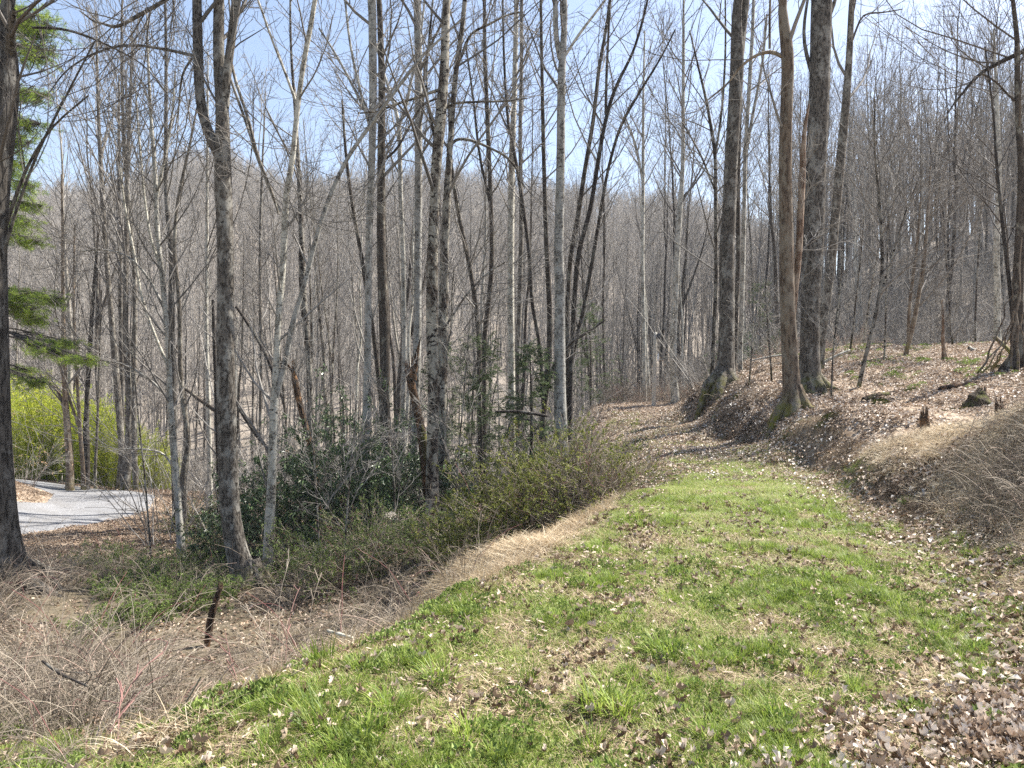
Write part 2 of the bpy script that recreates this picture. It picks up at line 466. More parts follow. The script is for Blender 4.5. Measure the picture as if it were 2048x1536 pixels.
M['pine'] = simple('pine_needle', [(0, (.10, .17, .04)), (.5, (.28, .38, .07)), (1, (.48, .56, .13))], rough=.5, trans=.55, rnd=.15)
M['bamboo'] = simple('bamboo_leaf', [(0, (.14, .21, .025)), (.5, (.42, .48, .055)), (1, (.68, .66, .12))], rough=.5, trans=.4, rnd=.3)
M['beech'] = simple('beech_leaf', [(0, (.42, .25, .13)), (1, (.66, .47, .30))], rough=.6, trans=.4, rnd=.2)
M['moss'] = simple('moss', [(0, (.05, .06, .01)), (.5, (.12, .13, .02)), (1, (.22, .22, .04))], rough=.95, rnd=.2)
M['clover'] = simple('clover_leaf', [(0, (.10, .15, .035)), (1, (.27, .34, .09))], rough=.5, trans=.3, rnd=.25)
M['flower'] = simple('dry_petal', [(0, (.50, .44, .36)), (1, (.72, .67, .58))], rough=.8, trans=.3)
M['yellow'] = simple('yellow_petal', [(0, (.75, .55, .02)), (1, (.85, .65, .04))], rough=.6)


def ground_mat():
    m, nt, b = mat_new('forest_floor')
    tc = nt.nodes.new('ShaderNodeTexCoord'); v = tc.outputs['Object']
    # fallen leaf cells at two sizes, far slopes get a coarser mottling as well
    vo = nd(nt, 'ShaderNodeTexVoronoi', Scale=14); vo.inputs['Randomness'].default_value = 1; nt.links.new(v, vo.inputs['Vector'])
    c1 = ramp(nt, vo.outputs['Color'], [(0, (.13, .09, .06)), (.35, (.28, .21, .15)), (.65, (.42, .335, .25)), (1, (.55, .47, .37))])
    n1 = noise(nt, v, 9, 4, .7)
    c = mixc(nt, maprange(nt, n1, .40, .60), c1, mixc(nt, .5, c1, (.11, .08, .055)))
    n2 = noise(nt, v, .9, 5, .7)
    c = mixc(nt, maprange(nt, n2, .46, .62), c, mixc(nt, .65, c, (.12, .085, .055)))
    ga = nd(nt, 'ShaderNodeAttribute', attribute_name='grassy')
    gn = noise(nt, v, 3.0, 4, .7)
    gm = nd(nt, 'ShaderNodeMath', operation='MULTIPLY'); nt.links.new(ga.outputs['Fac'], gm.inputs[0]); nt.links.new(maprange(nt, gn, .36, .58, .25, 1), gm.inputs[1])
    gc = ramp(nt, noise(nt, v, 30, 3), [(.3, (.10, .085, .05)), (.7, (.19, .19, .085))])
    c = mixc(nt, gm.outputs[0], c, gc)
    sa = nd(nt, 'ShaderNodeAttribute', attribute_name='gully_dark')
    c = mixc(nt, sa.outputs['Fac'], c, mixc(nt, .75, c, (.075, .065, .04)))  # takes the gully floor left of the lawn to a darker brown
    fa = nd(nt, 'ShaderNodeAttribute', attribute_name='farness')
    fc = ramp(nt, noise(nt, v, .12, 5, .7), [(.3, (.18, .155, .125)), (.7, (.29, .25, .21))])
    c = mixc(nt, fa.outputs['Fac'], c, fc)
    nt.links.new(c, b.inputs['Base Color'])
    bp = nd(nt, 'ShaderNodeBump', Strength=.8, Distance=.05); nt.links.new(n1, bp.inputs['Height']); nt.links.new(bp.outputs[0], b.inputs['Normal'])
    b.inputs['Roughness'].default_value = .95
    return m


def gravel_mat():
    m, nt, b = mat_new('gravel')
    tc = nt.nodes.new('ShaderNodeTexCoord'); v = tc.outputs['Object']
    vo = nd(nt, 'ShaderNodeTexVoronoi', Scale=60); nt.links.new(v, vo.inputs['Vector'])
    c = ramp(nt, vo.outputs['Color'], [(0, (.13, .13, .135)), (.6, (.25, .25, .255)), (1, (.40, .40, .41))])
    c = mixc(nt, maprange(nt, noise(nt, v, 1.2, 4), .42, .7), c, mixc(nt, .6, c, (.16, .15, .14)))
    nt.links.new(c, b.inputs['Base Color'])
    bp = nd(nt, 'ShaderNodeBump', Strength=.7, Distance=.03); nt.links.new(vo.outputs['Distance'], bp.inputs['Height']); nt.links.new(bp.outputs[0], b.inputs['Normal'])
    return m


M['ground'] = ground_mat(); M['gravel'] = gravel_mat()

# ------------------------------------------------------------------ ground sheets


def axis(a, b, dens, lim, step0, gr):
    pos = [0.0]; s = step0
    while pos[-1] < b:
        if pos[-1] > lim: s *= gr
        pos.append(pos[-1] + s)
    neg = [0.0]; s = step0
    while neg[-1] > a:
        if neg[-1] < -lim * dens: s *= gr
        neg.append(neg[-1] - s)
    return np.array(sorted(set(neg[1:] + pos)))


gx = axis(-560, 560, 1.0, 11, .13, 1.045)
gy = axis(-40, 760, .05, 24, .13, 1.025)
XX, YY = np.meshgrid(gx, gy)
ZZ = ground(XX, YY)


def sheet(name, j0, j1, lab):
    X, Y, Z = XX[j0:j1], YY[j0:j1], ZZ[j0:j1]
    ny, nx = X.shape
    i = np.arange(ny * nx).reshape(ny, nx)
    q = np.stack([i[:-1, :-1], i[:-1, 1:], i[1:, 1:], i[1:, :-1]], -1).reshape(-1, 4)
    mb = MB(); mb.add(np.stack([X, Y, Z], -1), q)
    o = mb.obj(name, M['ground'])
    me = o.data
    x = X.ravel(); y = Y.ravel()
    jit = .35 * (fbm(x * 1.5, y * 1.5, 40) - .5) * 2
    g = ss(-.35, .45, x + jit - xl(y)) * ss(-.3, .6, xr(y) + jit - x) * (1 - ss(10.5, 15, y + jit * 3) * .8) * (1 - ss(20, 28, y) * .8)
    knoll = ss(21, 23, y) * (1 - ss(28, 31, y)) * ss(7, 10, x) * .5
    leftg = (1 - ss(4.5, 6, y)) * ss(-.5, 0, xl(y) - x) * .7
    ditch = np.exp(-((x + 6.3) ** 2 / 6 + (y - 16) ** 2 / 9)) * .9
    for nm, val in (('grassy', np.clip(g + knoll + leftg + ditch, 0, 1)),
                    ('gully_dark', np.clip(ss(0, .8, xl(y) - .5 - x) * ss(5, 7, y) * ss(-10.5, -8.5, x) * (1 - ss(30, 40, y)) + ss(0, .6, xl(y) - x) * ss(4.6, 5.6, y) * .5 * ss(-10, -8, x) * (y < 30), 0, 1)),
                    ('farness', ss(36, 50, y))):
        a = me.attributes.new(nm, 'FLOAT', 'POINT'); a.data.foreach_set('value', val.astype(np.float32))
    tag(o, lab, 'ground', kind='structure')
    return o


js = int(np.searchsorted(gy, 44))
sheet('ground', 0, js + 1, 'leaf strewn ground with the grassy old roadbed and its banks')
sheet('hillside', js, len(gy), 'brown wooded hillside across the valley')

# gravel road, a ribbon lying on the ground


def ribbon():
    n = 80
    t = np.linspace(0, len(_rc) - 1, n)
    pts = np.stack([np.interp(t, range(len(_rc)), _rc[:, k]) for k in (0, 1)], -1)
    for _ in range(6): pts[1:-1] = (pts[:-2] + pts[1:-1] * 2 + pts[2:]) / 4
    T = norm(np.gradient(pts, axis=0)); Nn = np.stack([-T[:, 1], T[:, 0]], -1)
    r = []
    ks = np.linspace(-1, 1, 13)
    for q in ks:
        wv = 1.6 + .18 * (fbm(np.arange(n) * .35, np.zeros(n) + q * 3, 77) - .5)
        p = pts + Nn * (q * wv)[:, None]
        z = ground(p[:, 0], p[:, 1]) * .0
        r.append(np.stack([p[:, 0], p[:, 1], z], -1))
    V = np.stack(r, 1)
    zc = ground(V[..., 0], V[..., 1])
    V[..., 2] = zc + .035 + .03 * np.cos(ks * math.pi / 2)[None, :] - .03 * (np.abs(ks) > .99)
    ny, nx = V.shape[:2]; i = np.arange(ny * nx).reshape(ny, nx)
    q = np.stack([i[:-1, :-1], i[:-1, 1:], i[1:, 1:], i[1:, :-1]], -1).reshape(-1, 4)
    mb = MB(); mb.add(V, q); o = mb.obj('gravel_road', M['gravel'])
    tag(o, 'grey gravel road curving away below the left slope', 'road', kind='structure')


ribbon()

# ------------------------------------------------------------------ scatter by geometry nodes
PROTO = {}


def proto_collection(name, meshes):
    c = bpy.data.collections.new(name)
    for i, me in enumerate(meshes):
        o = bpy.data.objects.new('%s_form_%02d' % (name, i), me); c.objects.link(o)
    return c


def scatter(name, meshes, pts, nrm, scale, rng, label, cat, tilt=1.0, idx=None, parent=None):
    c = proto_collection(name, meshes)
    N = len(pts)
    me = bpy.data.meshes.new(name); me.vertices.add(N); me.vertices.foreach_set('co', np.asarray(pts, np.float32).ravel())
    nrm = norm(np.array([0, 0, 1.]) * (1 - tilt) + nrm * tilt)
    az = rng.uniform(0, 2 * np.pi, N)
    # rotation: z axis -> nrm, spin az ; as euler XYZ
    t = np.stack([np.cos(az), np.sin(az), np.zeros(N)], -1); xa = norm(t - nrm * np.sum(t * nrm, -1, keepdims=True)); ya = np.cross(nrm, xa)
    ey = -np.arcsin(np.clip(xa[:, 2], -1, 1)); ex = np.arctan2(ya[:, 2], nrm[:, 2]); ez = np.arctan2(xa[:, 1], xa[:, 0])
    for nm, ty, val in (('rot', 'FLOAT_VECTOR', np.stack([ex, ey, ez], -1)), ('scl', 'FLOAT', scale), ('pick', 'INT', idx if idx is not None else rng.integers(0, len(meshes), N))):
        a = me.attributes.new(nm, ty, 'POINT')
        a.data.foreach_set('vector' if ty == 'FLOAT_VECTOR' else 'value', np.asarray(val, np.int32 if ty == 'INT' else np.float32).ravel())
    o = bpy.data.objects.new(name, me); COL.objects.link(o)
    g = bpy.data.node_groups.new(name + '_nodes', 'GeometryNodeTree')
    g.interface.new_socket('Geometry', in_out='INPUT', socket_type='NodeSocketGeometry'); g.interface.new_socket('Geometry', in_out='OUTPUT', socket_type='NodeSocketGeometry')
    gi = g.nodes.new('NodeGroupInput'); go = g.nodes.new('NodeGroupOutput')
    ip = g.nodes.new('GeometryNodeInstanceOnPoints'); ci = g.nodes.new('GeometryNodeCollectionInfo')
    ci.inputs['Collection'].default_value = c; ci.inputs['Separate Children'].default_value = True; ci.inputs['Reset Children'].default_value = True
    ip.inputs['Pick Instance'].default_value = True
    er = g.nodes.new('FunctionNodeEulerToRotation')

    def na(n_, t_):
        q = g.nodes.new('GeometryNodeInputNamedAttribute'); q.data_type = t_; q.inputs[0].default_value = n_; return [s for s in q.outputs if s.enabled][0]
    L = g.links
    L.new(gi.outputs[0], ip.inputs['Points']); L.new(ci.outputs[0], ip.inputs['Instance'])
    L.new(na('rot', 'FLOAT_VECTOR'), er.inputs[0]); L.new(er.outputs[0], ip.inputs['Rotation'])
    L.new(na('scl', 'FLOAT'), ip.inputs['Scale']); L.new(na('pick', 'INT'), ip.inputs['Instance Index'])
    L.new(ip.outputs[0], go.inputs[0])
    md = o.modifiers.new('scatter', 'NODES'); md.node_group = g
    tag(o, label, cat, kind='stuff')
    return o


def in_view(x, y, m=1.12):
    return np.abs(x) < y * (1024 / F) * m + 1.5


# ------------------------------------------------------------------ trees
def resample(p, n):
    p = np.asarray(p, float)
    s = np.concatenate([[0], np.cumsum(np.linalg.norm(np.diff(p[:, :3], axis=0), axis=1))])
    t = np.linspace(0, s[-1], n)
    q = np.stack([np.interp(t, s, p[:, k]) for k in range(p.shape[1])], -1)
    q0 = q.copy()
    for _ in range(2): q[1:-1] = (q[:-2] + 2 * q[1:-1] + q[2:]) / 4
    return q


def trace(path, D, rng, depth_wob=.25, above=6.0):
    """pixel polyline (px,py,width) -> (k,4) x,y,z,r , carried on above the frame"""
    out = []
    for px, py, wd in path:
        p = P(px, py, D); out.append([p[0], p[1], p[2], max(wd, 2.0) * .5 / F * D])
    out = np.array(out)
    if path[-1][1] <= 5:
        d = norm(out[-1, :3] - out[-2, :3]); d = norm(d + np.array([0, rng.uniform(-.1, .1), .35]))
        r0 = out[-1, 3]; L = above * rng.uniform(.8, 1.2)
        for t in (.25, .5, .75, 1.):
            d = norm(d + rng.normal(size=3) * .06)
            out = np.vstack([out, np.append(out[-1, :3] + d * L * .25, r0 * (1 - .85 * t) + .006)])
    s = np.linspace(0, 1, len(out))
    return out


def hero(name, D, bk, path, limbs=(), label='', cat='tree', kids=16, blen=(1.0, 2.6), t0=.45, dens=1.0, seed=0, above=6., flare=.55, twig='twig', tiltdepth=0.0, crownang=(.45, .95), stems=True):
    rng = np.random.default_rng(seed + 1000)
    tr = trace(path, D, rng, above=above)
    x0 = tr[0, 0]
    gz = G(tr[0, 0], D)
    # carry the base down to the ground
    d0 = norm(tr[1, :3] - tr[0, :3])
    if tr[0, 2] > gz - .1:
        k = (tr[0, 2] - (gz - .2)) / max(d0[2], .5)
        b = tr[0].copy(); b[:3] = tr[0, :3] - d0 * np.array([1, 1, 1]) * k; b[1] = D; b[2] = gz - .2; b[3] *= 1.04
        tr = np.vstack([b, tr])
    H = tr[-1, 2] - tr[0, 2]
    n = int(np.clip(H / .28, 14, 60))
    q = resample(tr, n)
    hz = q[:, 2] - gz
    ph = rng.uniform(0, 6.28, 2)
    q[:, 1] += tiltdepth * hz + .10 * np.sin(hz * .35 + ph[0]) * np.clip(hz, 0, 1)
    q[:, 3] *= 1 + flare * np.exp(-np.maximum(hz, 0) / .22) + .25 * flare * np.exp(-np.maximum(hz, 0) / .9)
    root = empty(name, (q[0, 0], D, gz))
    tag(root, label, cat)
    off = np.array([q[0, 0], D, gz])
    wid = path[0][2]
    sides = 14 if wid > 20 else (10 if wid > 10 else 7)
    mb = MB()
    tubes(mb, (q[None, :, :3] - off), q[None, :, 3], sides, val=rng.uniform(.4, .6), lump=.035, seed=seed)
    if flare > .3 and wid > 18:   # buttress roots
        nb = 6; a = rng.uniform(0, 6.28) + np.arange(nb) / nb * 6.28; rb = q[1, 3]
        pts = []
        for aa in a:
            L = rb * rng.uniform(1.5, 2.4); u = np.array([math.cos(aa), math.sin(aa), 0])
            P4 = [np.array([0, 0, .55]) + u * rb * .15, np.array([0, 0, .25]) + u * rb * .55, np.array([0, 0, .08]) + u * rb * 1.1, u * L]
            P4[3][2] = G(off[0] + P4[3][0], off[1] + P4[3][1]) - gz - .04
            pts.append(P4)
        tubes(mb, np.array(pts), np.tile(np.array([rb * .35, rb * .42, rb * .34, rb * .12]), (nb, 1)), 7, val=.5)
    tobj = mb.obj('trunk', M[bk], root)
    par = [(q, 1)]
    for k, lb in enumerate(limbs):
        lp = trace(lb, D, rng, above=above * .8); lq = resample(lp, max(8, int(len(lp) * 3)))
        lh = np.interp(lq[0, 2], q[:, 2], q[:, 1])
        lq[:, 1] = lh + np.linspace(0, rng.uniform(-.5, .5), len(lq))
        mb = MB(); tubes(mb, lq[None, :, :3] - off, lq[None, :, 3], 8 if lb[0][2] > 8 else 6, val=.5, lump=.03, seed=seed + k)
        mb.obj('limb', M[bk], root); par.append((lq, .6))
    # crown of smaller branches
    mb = MB()
    for pq, wgt in par:
        kk = max(3, int(kids * wgt * dens))
        rr = np.minimum(pq[:, 3], .11)
        tt0 = t0 if wgt == 1 else .25
        b1, r1 = grow(pq[None, :, :3] - off, rr[None], kk, tt0 * .85, .98, crownang, (blen[0] * 1.2, blen[1] * 1.65), rng, n=7, up=.10, wob=.09, ratio=.42, minr=.007, lent=.35)
        b2, r2 = grow(b1, r1, 7, .2, .97, (.4, 1.0), (.45, 1.35), rng, n=5, up=.10, wob=.12, ratio=.55, minr=.005)
        b3, r3 = grow(b2, r2, 3, .25, 1., (.4, 1.0), (.2, .6), rng, n=3, up=.1, wob=.12, ratio=.6, minr=.0038)
        tubes(mb, b1, r1, 5, val=rng.uniform(.2, .8, len(b1))); tubes(mb, b2, r2, 3, val=rng.uniform(.1, .8, len(b2))); tubes(mb, b3, r3, 3, val=rng.uniform(.1, .9, len(b3)))
    c = mb.obj('crown', M[twig], root)
    return root


def wild_tree(seed, H=20., r=.15, lod=0, low=.3, fork=False, lean=.05):
    """trunk mesh and crown mesh of a tall forest tree with ascending branches"""
    rng = np.random.default_rng(seed)
    n = 16 if lod == 0 else 8
    z = np.linspace(-.3, H, n); wx = np.cumsum(rng.normal(0, .012 * H / n * 4, n)) + rng.normal(0, lean) * z; wy = np.cumsum(rng.normal(0, .012 * H / n * 4, n)) + rng.normal(0, lean) * z
    p = np.stack([wx - wx[0], wy - wy[0], z], -1)[None]
    rad = (r * (1 - .88 * (z / H).clip(0, 1) ** .9) * (1 + .5 * np.exp(-np.maximum(z, 0) / .3)))[None]
    tm = MB(); tubes(tm, p, rad, 9 if lod == 0 else 4, val=.5, lump=.03 if lod == 0 else 0, seed=seed)
    if fork:
        f, fr = grow(p, rad, 1, rng.uniform(.25, .4), .45, (.12, .3), (H * .5, H * .6), rng, n=10, up=.06, wob=.03, ratio=.8)
        fr = r * .62 * np.linspace(1, .12, 10)[None]
        tubes(tm, f, fr, 7 if lod == 0 else 4)
    cm = MB()
    mr = (.008, .006, .005) if lod == 0 else (.02, .018, .016)
    par = [(p, rad, 22 if lod == 0 else 13)]
    if fork: par.append((f, fr, 12 if lod == 0 else 8))
    for pp, rr, kk in par:
        b1, r1 = grow(pp, rr, kk, low, .98, (.3, .75), (H * .13, H * .30), rng, n=6 if lod == 0 else 4, up=.16, wob=.05, ratio=.4, minr=mr[0], lent=.5)
        b2, r2 = grow(b1, r1, 5, .2, .97, (.35, .9), (.6, 1.7), rng, n=4 if lod == 0 else 3, up=.12, wob=.12, ratio=.5, minr=mr[1])
        tubes(cm, b1, r1, 4 if lod == 0 else 3, val=rng.uniform(.2, .8, len(b1))); tubes(cm, b2, r2, 3, val=rng.uniform(.1, .9, len(b2)))
        b3, r3 = grow(b2, r2, 3 if lod == 0 else 2, .25, 1., (.4, .9), (.3, .9), rng, n=3 if lod == 0 else 2, up=.12, wob=.1, ratio=.6, minr=mr[2])
        tubes(cm, b3, r3, 3, val=rng.uniform(.1, .9, len(b3)))
    return tm, cm

# ---- the trees one can follow from the ground up (pixel polylines at their own depth)
H = []


def T(name, D, bk, label, path, limbs=(), **k):
    H.append((name, D, bk, label, path, limbs, k))


T('oak_tree', 12, 'rough', 'thick furrowed dark trunk cut off by the left picture edge', [(5, 1180, 84), (2, 1012, 66), (-5, 842, 60), (-10, 671, 56), (-14, 500, 52), (-10, 380, 50), (-5, 307, 48), (0, 200, 56), (4, 120, 50), (2, 60, 26), (5, 0, 22)],
  [[(14, 110, 22), (32, 78, 18), (60, 47, 10), (62, 44, 6)], [(58, 50, 5), (120, 53, 5), (171, 70, 5), (219, 92, 4), (290, 130, 3), (340, 190, 2)],
   [(0, 540, 10), (30, 440, 6), (80, 310, 5), (150, 180, 4), (200, 90, 3)], [(4, 480, 8), (55, 345, 6), (110, 260, 4), (190, 200, 3)]], kids=8, t0=.5, above=3, twig='twig_dark')
T('maple_tree', 13.5, 'grey', 'large tree forking into three stems, its base curving down to the gully', [(503, 1194, 54), (493, 1165, 46), (471, 1096, 38), (461, 1011, 37), (458, 850, 36), (456, 740, 34), (455, 600, 32), (455, 500, 31), (451, 410, 32), (448, 342, 35), (447, 273, 27), (447, 212, 25), (438, 154, 21), (435, 68, 21), (436, 0, 20)],
  [[(440, 310, 24), (420, 273, 20), (407, 239, 19), (402, 205, 19), (400, 137, 20), (397, 0, 19)], [(449, 215, 20), (455, 154, 17), (461, 120, 17), (469, 68, 17), (478, 0, 17)],
   [(398, 112, 9), (386, 111, 7), (342, 102, 6), (284, 95, 5), (239, 99, 5), (191, 120, 4), (147, 154, 3), (120, 200, 2)], [(384, 114, 5), (362, 143, 4), (355, 178, 4), (352, 212, 3), (340, 260, 2)],
   [(397, -60, 10), (340, -20, 9), (301, 2, 8), (270, 17, 8), (239, 34, 7), (212, 44, 7), (195, 34, 5), (167, 29, 4), (147, 8, 3), (140, 6, 2)],
   [(462, 125, 6), (470, 160, 6), (500, 245, 6), (515, 310, 6), (545, 380, 5), (560, 430, 4)]], kids=12, t0=.62)
T('birch_tree', 14.2, 'pale', 'pale slim twin stemmed tree beside the big forked trunk, one stem broken off', [(533, 1172, 22), (537, 1079, 20), (540, 1011, 19), (543, 979, 17), (547, 842, 16), (552, 790, 16), (555, 739, 13), (557, 671, 12), (564, 585, 13), (571, 517, 13), (573, 440, 13), (576, 378, 14), (577, 372, 9)],
  [[(552, 800, 13), (561, 765, 12), (574, 722, 11), (581, 671, 11), (595, 620, 11), (612, 568, 10), (629, 500, 10), (639, 461, 9), (663, 393, 9), (697, 318, 8), (739, 260, 8), (787, 195, 7), (841, 123, 6), (882, 85, 5), (930, 40, 3)],
   [(574, 400, 12), (585, 349, 12), (593, 290, 11), (600, 222, 10), (612, 137, 10), (629, 61, 10), (639, 0, 9)],
   [(563, 425, 8), (546, 385, 7), (525, 330, 6), (505, 260, 6), (478, 180, 5), (462, 120, 4)], [(600, 222, 7), (575, 150, 5), (545, 80, 5), (520, 0, 4)]], kids=12, t0=.2, flare=.3, blen=(.7, 2.))
T('young_birch', 18, 'pale', 'small speckled birch with fanning branches standing before the gravel road', [(364, 1115, 17), (355, 1045, 15), (352, 996, 14), (345, 910, 13), (338, 807, 12), (337, 722, 10), (333, 637, 10), (326, 551, 9), (318, 478, 9), (314, 342, 8), (306, 239, 6), (300, 137, 5), (296, 40, 3), (295, 20, 2)],
  [[(338, 740, 7), (315, 690, 6), (280, 600, 5), (262, 500, 5), (240, 400, 4), (232, 330, 3)], [(325, 540, 6), (300, 480, 5), (285, 380, 4), (270, 250, 4), (262, 160, 2)], [(330, 620, 6), (300, 560, 5), (255, 510, 4), (200, 495, 3), (150, 500, 2)],
   [(316, 400, 6), (335, 320, 5), (352, 240, 4), (360, 150, 3)], [(338, 800, 5), (300, 760, 5), (240, 725, 4), (190, 722, 3), (150, 700, 2)], [(350, 950, 5), (320, 905, 4), (250, 900, 3), (200, 905, 2)]], kids=22, t0=.3, flare=.3, crownang=(.4, .9), blen=(1., 3))
T('crooked_tree', 20.5, 'grey', 'slim crooked tree twisting up just right of the speckled birch', [(366, 1040, 15), (364, 944, 14), (376, 893, 11), (373, 859, 10), (362, 807, 10), (357, 739, 9), (357, 637, 8), (354, 568, 8), (346, 500, 7), (355, 400, 6), (380, 300, 5), (400, 200, 3)], kids=16, t0=.35, flare=.2)
T('slim_tree', 22, 'grey', 'straight grey tree directly behind the speckled birch', [(352, 1015, 14), (350, 907, 14), (349, 807, 13), (347, 705, 12), (345, 602, 12), (347, 517, 11), (342, 478, 11), (332, 393, 9), (330, 307, 8), (329, 137, 6), (328, 0, 5)], kids=18, t0=.45, flare=.2)
T('poplar_tree', 29, 'grey', 'straight tree rooted at the far right end of the gravel bend', [(273, 989, 11), (268, 807, 10), (268, 671, 9), (267, 551, 8), (258, 440, 8), (249, 307, 7), (246, 137, 5), (246, 0, 4)], kids=18, t0=.4, flare=.2)
T('poplar_tree', 29.5, 'grey', 'left stem of the close pair of grey trees behind the gravel road, leaning left', [(250, 989, 15), (241, 893, 13), (232, 773, 13), (222, 637, 10), (214, 513, 9), (210, 440, 9), (205, 342, 8), (197, 205, 6), (191, 51, 4), (190, 20, 3)], kids=26, t0=.5, flare=.2, crownang=(.25, .6), blen=(2, 4.5))
T('poplar_tree', 29, 'grey', 'right stem of the close pair of grey trees behind the gravel road', [(249, 987, 18), (253, 944, 15), (256, 807, 12), (251, 671, 11), (255, 500, 9), (258, 300, 7), (262, 100, 5), (262, 60, 3)], kids=24, t0=.5, flare=.2, crownang=(.25, .6), blen=(2, 4.5))
T('poplar_tree', 30.5, 'grey', 'thinner straight tree between the grey pair and the bamboo', [(236, 985, 9), (243, 842, 8), (241, 705, 8), (241, 500, 8), (240, 300, 6), (238, 150, 3)], kids=20, t0=.5, flare=.2, crownang=(.25, .6), blen=(2, 4.))
T('locust_tree', 28.5, 'brown', 'bent brown tree growing in front of the green bamboo, forking low', [(140, 987, 15), (136, 910, 14), (130, 842, 13), (126, 773, 10), (126, 602, 7), (128, 450, 5), (126, 350, 3)], [[(131, 850, 8), (115, 800, 7), (95, 770, 5), (60, 755, 3)]], kids=14, t0=.35, flare=.2)
T('locust_tree', 28.8, 'brown', 'thin slanting tree second from left before the bamboo', [(167, 986, 9), (159, 876, 8), (155, 773, 6), (150, 600, 5), (152, 450, 3)], [[(158, 860, 5), (142, 800, 5), (128, 740, 4), (110, 660, 2)]], kids=10, t0=.35, flare=.2)
T('locust_tree', 29.3, 'dark', 'dark knobby trunk in front of the yellow bamboo', [(172, 982, 12), (171, 910, 12), (171, 859, 13), (173, 820, 9), (176, 773, 9), (184, 671, 8), (191, 568, 6), (200, 450, 4)], kids=12, t0=.35, flare=.2)
T('locust_tree', 30, 'grey', 'thin pale stem just right of the dark knobby trunk', [(191, 985, 6), (196, 850, 5), (196, 807, 5), (198, 700, 4), (200, 580, 3)], kids=8, t0=.35, flare=.1)
T('poplar_tree', 25, 'pale', 'pale straight slender tree left of the large forked maple', [(420, 1010, 11), (419, 807, 9), (415, 671, 8), (415, 500, 7), (413, 342, 5), (413, 171, 4), (414, 100, 2)], kids=20, t0=.5, flare=.2)
T('thin_dark_tree', 22, 'dark', 'dark thin trunk hidden close behind the forked maple', [(437, 1012, 9), (436, 900, 9), (433, 760, 7), (428, 600, 5)], kids=6, t0=.4, flare=.1)  # thin trunk in the same dark bark as the hickories
T('poplar_tree', 32, 'grey', 'thin straight tree between the forked maple and the twin stemmed birch', [(519, 900, 7), (519, 876, 7), (523, 705, 6), (521, 500, 6), (523, 400, 5), (525, 307, 4), (530, 180, 2)], kids=18, t0=.5, flare=.2)
T('dead_tree', 19, 'rot', 'dark broken leaning trunk above the tan beech leaves', [(632, 985, 14), (625, 910, 13), (612, 860, 12), (601, 825, 11), (592, 780, 13), (581, 735, 12), (584, 720, 5)], [[(584, 745, 5), (565, 720, 5), (545, 735, 3)]], kids=5, t0=.6, flare=.1, blen=(.4, .9))
T('ash_tree', 24, 'blotch', 'mid sized trunk rising behind the twin stemmed birch, bending left low down', [(622, 860, 13), (618, 705, 11), (608, 602, 14), (605, 500, 13), (605, 478, 10), (600, 376, 9), (592, 250, 7), (580, 100, 5), (578, 0, 4)], kids=16, t0=.5)
T('birch_tree', 18, 'pale', 'pale slim trunk in front of the rhododendron thicket', [(731, 1068, 17), (729, 1012, 17), (731, 900, 16), (732, 842, 16), (734, 739, 15), (735, 602, 13), (736, 500, 13), (737, 444, 14), (744, 307, 14), (747, 171, 16), (746, 0, 16)], [[(738, 250, 6), (720, 180, 6), (700, 90, 5), (692, 0, 4)], [(737, 235, 7), (705, 170, 6), (670, 105, 5), (640, 60, 4)]], kids=18, t0=.5, flare=.25)
T('cherry_tree', 19.5, 'dark', 'dark stout trunk just right of the pale slim one by the rhododendrons', [(775, 1000, 20), (772, 950, 18), (773, 807, 18), (770, 739, 20), (768, 637, 21), (761, 500, 18), (761, 444, 17), (761, 307, 16), (763, 171, 14), (759, 0, 11)], [[(763, 320, 6), (790, 300, 5), (840, 195, 5), (885, 180, 4), (900, 170, 3)]], kids=16, t0=.5)
T('cherry_tree', 20.5, 'dark', 'slanting dark stem joining the dark stout trunk from the left', [(765, 990, 10), (764, 807, 10), (749, 671, 9), (732, 560, 9), (722, 500, 8), (705, 410, 7), (691, 300, 6), (684, 200, 4)], kids=12, t0=.4, flare=.1)
T('poplar_tree', 27, 'pale', 'pale narrow tree with a high fork, left of the broken snag', [(806, 850, 10), (806, 787, 10), (809, 705, 10), (807, 500, 10), (804, 444, 9), (800, 307, 9), (800, 246, 9), (787, 205, 6), (762, 130, 5), (740, 40, 4), (735, 0, 4)], [[(800, 246, 7), (812, 222, 7), (822, 160, 6), (838, 100, 5), (850, 0, 4)]], kids=18, t0=.5, flare=.2)
T('poplar_tree', 21, 'pale', 'smooth pale tall trunk rising straight behind the broken snag', [(830, 930, 17), (832, 780, 16), (835, 671, 16), (835, 500, 15), (836, 444, 15), (836, 239, 15), (837, 102, 16), (835, 0, 16)], kids=14, t0=.55, flare=.2)
T('walnut_tree', 16, 'blotch', 'prominent dark blotched trunk in the middle beside the broken snag', [(864, 1046, 27), (864, 1025, 26), (865, 910, 23), (869, 773, 22), (865, 671, 23), (865, 568, 24), (865, 500, 22), (867, 478, 21), (872, 342, 20), (881, 239, 22), (889, 137, 18), (891, 0, 16)],
  [[(883, 178, 7), (860, 185, 6), (841, 195, 5), (787, 215, 5), (763, 229, 4), (720, 235, 3)], [(893, 215, 6), (905, 205, 5), (958, 203, 4), (1009, 202, 4), (1053, 196, 3)], [(873, 290, 7), (855, 215, 6), (850, 150, 5), (860, 60, 5), (865, 0, 4)],
   [(872, 680, 5), (900, 640, 5), (930, 590, 4), (970, 545, 4), (1010, 520, 2)], [(874, 760, 5), (890, 715, 4), (908, 650, 4), (905, 600, 3), (912, 540, 2)]], kids=14, t0=.5)
